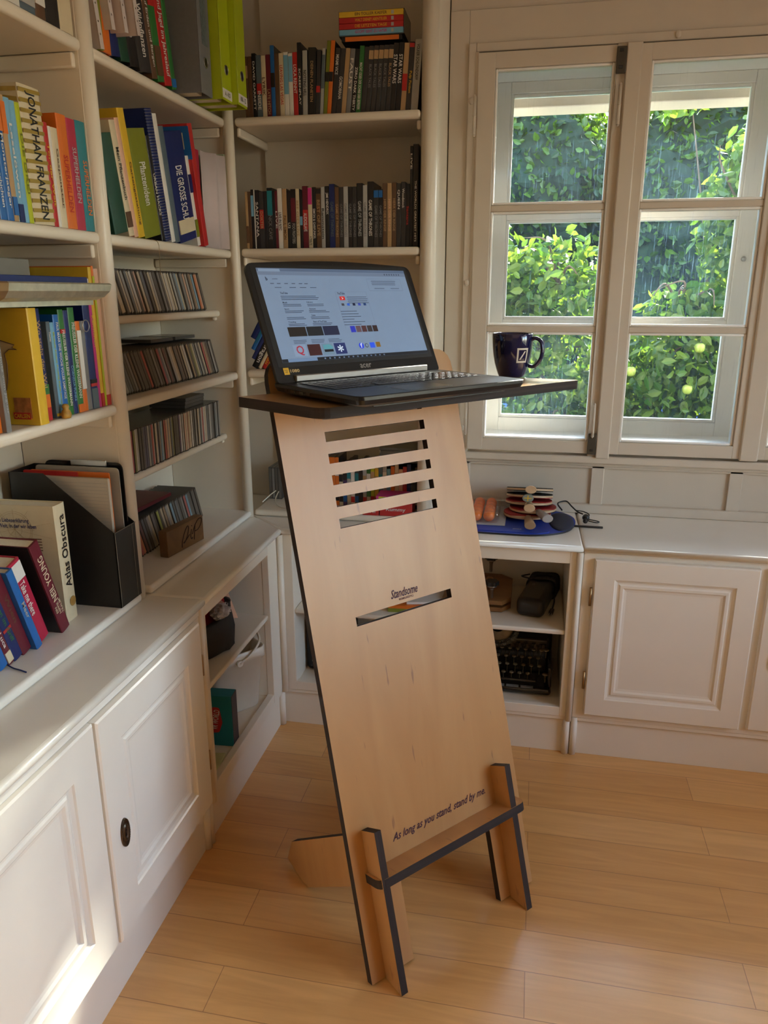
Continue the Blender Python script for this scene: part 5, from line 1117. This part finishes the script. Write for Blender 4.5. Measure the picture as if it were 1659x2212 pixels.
bat(.866,.300,.8270,radians(17), 'lowest right table tennis bat, its grey handle beside the brown one', mat('grey_handle',(.34,.30,.28),.5), radians(-3))
bat(.850,.325,.8440,radians(1), 'third table tennis bat from the bottom, red side up', HW, radians(-7))
bat(.852,.345,.8620,radians(-2), 'table tennis bat with a cross on its grey handle end', mat('green_grey_handle',(.22,.25,.22),.5), radians(-11), BLR, RED)
bat(.852,.345,.8840,radians(1), 'topmost table tennis bat of the pile', HW, radians(-14), BLR, BLR)
cr_ = bpy.data.objects['table_tennis_bat.003'] if 'table_tennis_bat.003' in bpy.data.objects else None
if cr_:
    b2 = bmesh.new(); addbox(b2, (-.012,-.1748,.002), (.012,-.1742,.0045)); addbox(b2, (-.0015,-.1748,-.006), (.0015,-.1742,.012)); link('cross_mark', b2, pm('yellow'), cr_)
BP = thing('ball_blister', 'clear plastic tray packed with table tennis balls', 'ball tray', T(0,0,.8005))
PLA = bpy.data.materials.new('clear_blister'); PLA.use_nodes = True
n_ = PLA.node_tree.nodes; n_.remove(n_['Principled BSDF']); t_ = n_.new('ShaderNodeBsdfTransparent'); g_ = n_.new('ShaderNodeBsdfGlossy'); g_.inputs['Roughness'].default_value = .1; x_ = n_.new('ShaderNodeMixShader'); x_.inputs[0].default_value = .16
PLA.node_tree.links.new(t_.outputs[0], x_.inputs[1]); PLA.node_tree.links.new(g_.outputs[0], x_.inputs[2]); PLA.node_tree.links.new(x_.outputs[0], n_['Material Output'].inputs[0])
link('card', bx((.565,.150,0),(.772,.395,.002),.0005,1), mat('card_grey',(.50,.52,.56),.4), BP)
b2 = bmesh.new(); addbox(b2, (.585,.160,.0022), (.750,.385,.046), .014, 4); link('blister', b2, PLA, BP)
OR = mat('orange_ball', (.90,.20,.025), .35, noise=.04)
sb = bmesh.new(); bmesh.ops.create_uvsphere(sb, u_segments=24, v_segments=16, radius=.0200); 
for f in sb.faces: f.smooth = True
sme = bpy.data.meshes.new('ball'); sb.to_mesh(sme); sb.free(); sme.materials.append(OR)
for r in range(5):
    for c in range(3):
        o = bpy.data.objects.new('table_tennis_ball', sme); COL.objects.link(o); o.location = (.624+c*.0445,.190+r*.0430,.8228)
        tag(o, 'orange table tennis ball in %s column, %s from the front' % (('the left','the middle','the right')[c], ordn(r)), 'ball', 'orange table tennis balls in the clear tray')
#=OUTSIDE
struct('ground', bx((-12,.9,-.42),(14,14,-.35)), mat('lawn_green',(.05,.11,.02),.9,noise=.5,nscale=6))
tag(bpy.data.objects['ground'], 'grassy garden ground outside the window')
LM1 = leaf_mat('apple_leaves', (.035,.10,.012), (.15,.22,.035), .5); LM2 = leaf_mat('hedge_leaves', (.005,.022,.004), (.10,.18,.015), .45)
BARK = mat('bark', (.13,.085,.055), .9, noise=.4, nscale=40, bump=.6)
def leaves(cl, size, rr, dens):
    """cl: list of (centre, radii, count)"""
    vs, fs = [], []
    for (c, rad, n) in cl:
        for i in range(int(n*dens)):
            d = Vector((rr.gauss(0,1),rr.gauss(0,1),rr.gauss(0,1))).normalized()*(rr.random()**.35)
            p = Vector((c[0]+d.x*rad[0], c[1]+d.y*rad[1], c[2]+d.z*rad[2])); s_ = size*rr.uniform(.6,1.25)
            ax = Vector((rr.gauss(0,.7),rr.gauss(0,.7),rr.gauss(-.3,.6))).normalized(); sd = ax.cross(Vector((rr.gauss(0,1),rr.gauss(0,1),rr.gauss(0,1)))).normalized(); nr = ax.cross(sd)
            b = len(vs)
            for (a, w_, k) in ((0,0,0),(.3,.27,.04),(.3,-.27,.04),(.65,.24,.05),(.65,-.24,.05),(1,0,-.06),(.32,0,-.02),(.65,0,-.03)): vs.append(p+ax*s_*a+sd*s_*w_+nr*s_*k)
            fs += [(b,b+1,b+6),(b,b+6,b+2),(b+1,b+3,b+7,b+6),(b+6,b+7,b+4,b+2),(b+3,b+5,b+7),(b+7,b+5,b+4)]
    me = bpy.data.meshes.new('foliage'); me.from_pydata(vs, [], fs); return me
def branches(bm, base, tips, r0, rr):
    for t in tips:
        b, t = Vector(base), Vector(t); mid = (b+t)/2+Vector((rr.uniform(-.1,.1),rr.uniform(-.1,.1),.1)); P = curve([b,mid,t],6); tube(P, [r0*(1-.85*i/(len(P)-1)) for i in range(len(P))], 6, bm=bm)
def tree(name, label, base, top, cl, size, lm, seed, r0=.05, dens=1, dens_core=False):
    rr = random.Random(seed); t = thing(name, label, 'tree', (base[0],base[1],base[2])); bm = bmesh.new(); b = Vector(base)
    tube([Vector((0,0,0)),Vector(top)-b], [r0,r0*.6], 8, bm=bm); branches(bm, Vector(top)-b, [Vector(c[0])-b for c in cl], r0*.5, rr)
    for c in cl: branches(bm, Vector(c[0])-b, [Vector(c[0])-b+Vector((rr.uniform(-1,1)*c[1][0]*.9,rr.uniform(-1,1)*c[1][1]*.9,rr.uniform(-.3,1)*c[1][2]*.9)) for _ in range(5)], .010, rr)
    link('trunk', bm, BARK, t); me = leaves([((c[0][0]-b.x,c[0][1]-b.y,c[0][2]-b.z),c[1],c[2]) for c in cl], size, rr, dens)
    f = bpy.data.objects.new('foliage', me); COL.objects.link(f); me.materials.append(lm); f.parent = t
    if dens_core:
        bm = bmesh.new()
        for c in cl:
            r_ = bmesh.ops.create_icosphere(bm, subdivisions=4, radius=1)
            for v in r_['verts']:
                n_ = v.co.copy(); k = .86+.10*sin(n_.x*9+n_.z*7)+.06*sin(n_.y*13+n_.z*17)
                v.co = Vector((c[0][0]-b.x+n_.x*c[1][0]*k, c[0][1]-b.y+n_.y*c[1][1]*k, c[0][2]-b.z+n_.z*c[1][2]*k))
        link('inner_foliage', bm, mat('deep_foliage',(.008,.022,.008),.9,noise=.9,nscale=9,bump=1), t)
    return t
tree('apple_tree', 'leafy green apple tree seen through the left sash', (.80,2.35,-.36), (.80,2.35,.7),
 [((.50,2.25,1.55),(.42,.35,.42),1250),((.85,2.3,1.15),(.50,.35,.45),1300),((.95,2.15,1.62),(.28,.25,.30),620),((1.10,2.25,.85),(.35,.3,.30),620),((.25,2.4,1.9),(.35,.3,.25),500)], .076, LM1, 11,.05,1.25)
tree('apple_tree', 'apple tree with yellow-green fruit seen through the right sash', (1.95,2.45,-.36), (1.95,2.45,.7),
 [((1.95,2.3,1.95),(.27,.28,.45),900),((1.60,2.25,1.15),(.42,.35,.33),1150),((2.05,2.35,1.20),(.42,.35,.55),1250),((1.62,2.2,1.50),(.20,.2,.13),260),((1.40,2.3,.85),(.40,.3,.30),650),((1.60,2.7,2.90),(.30,.3,.35),430),((2.20,2.5,2.25),(.38,.35,.45),900)], .076, LM1, 12,.022,1.25)  # the high sparse leaf cluster is added to block sun on the left doors
tree('apple_tree', 'tall bushy tree right of the window view', (3.2,2.6,-.36), (3.2,2.6,1.2), [((3.0,2.5,1.62),(.6,.5,.50),1000),((3.6,2.8,1.8),(.6,.5,.6),1000),((2.9,2.5,1.1),(.5,.4,.5),700)], .10, LM1, 13)
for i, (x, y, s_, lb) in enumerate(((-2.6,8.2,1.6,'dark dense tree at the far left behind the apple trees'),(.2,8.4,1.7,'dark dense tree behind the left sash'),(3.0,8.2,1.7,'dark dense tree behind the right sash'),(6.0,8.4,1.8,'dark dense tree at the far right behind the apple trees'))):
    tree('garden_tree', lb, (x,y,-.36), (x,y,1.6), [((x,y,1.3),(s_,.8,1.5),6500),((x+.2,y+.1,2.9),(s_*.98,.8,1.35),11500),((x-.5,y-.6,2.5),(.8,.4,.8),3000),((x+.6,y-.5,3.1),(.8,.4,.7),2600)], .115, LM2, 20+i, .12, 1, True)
APM = mat('apple_skin', (.27,.31,.05), .35, noise=.35, nscale=14)
apm = lathe([(0,.021),(.005,.024),(.014,.026),(.024,.018),(.0265,.003),(.023,-.013),(.013,-.023),(.004,-.022),(0,-.019)], 24); ame = bpy.data.meshes.new('apple'); apm.to_mesh(ame); apm.free(); ame.materials.append(APM)
for i, (x, z, wh) in enumerate(((1.70,1.30,'upper middle'),(1.96,1.20,'right of centre, yellow'),(1.66,1.08,'low in the middle'),(1.98,.95,'lowest at the right'),(1.93,1.45,'below the rung at right'),(1.98,1.72,'high at the right'),(1.36,1.17,'at the left of the right sash'),(.58,1.62,'in the left tree'),(1.97,1.86,'topmost at the right'))):
    o = thing('apple', 'yellow-green apple hanging %s in the foliage' % wh, 'apple', T(x,1.93,z), 'apples hanging in the garden trees')
    link('fruit', ame, APM, o); link('stalk', tube([(0,0,.026),(.004,0,.045)], .0015, 5), BARK, o)
tag(link('tarpaulin', bx((.2,3.6,-.35),(3.2,4.6,.62),.1,3), mat('blue_tarp',(.02,.08,.42),.5,noise=.2,nscale=5)), 'blue tarpaulin covered heap low behind the apple trees', 'tarpaulin')
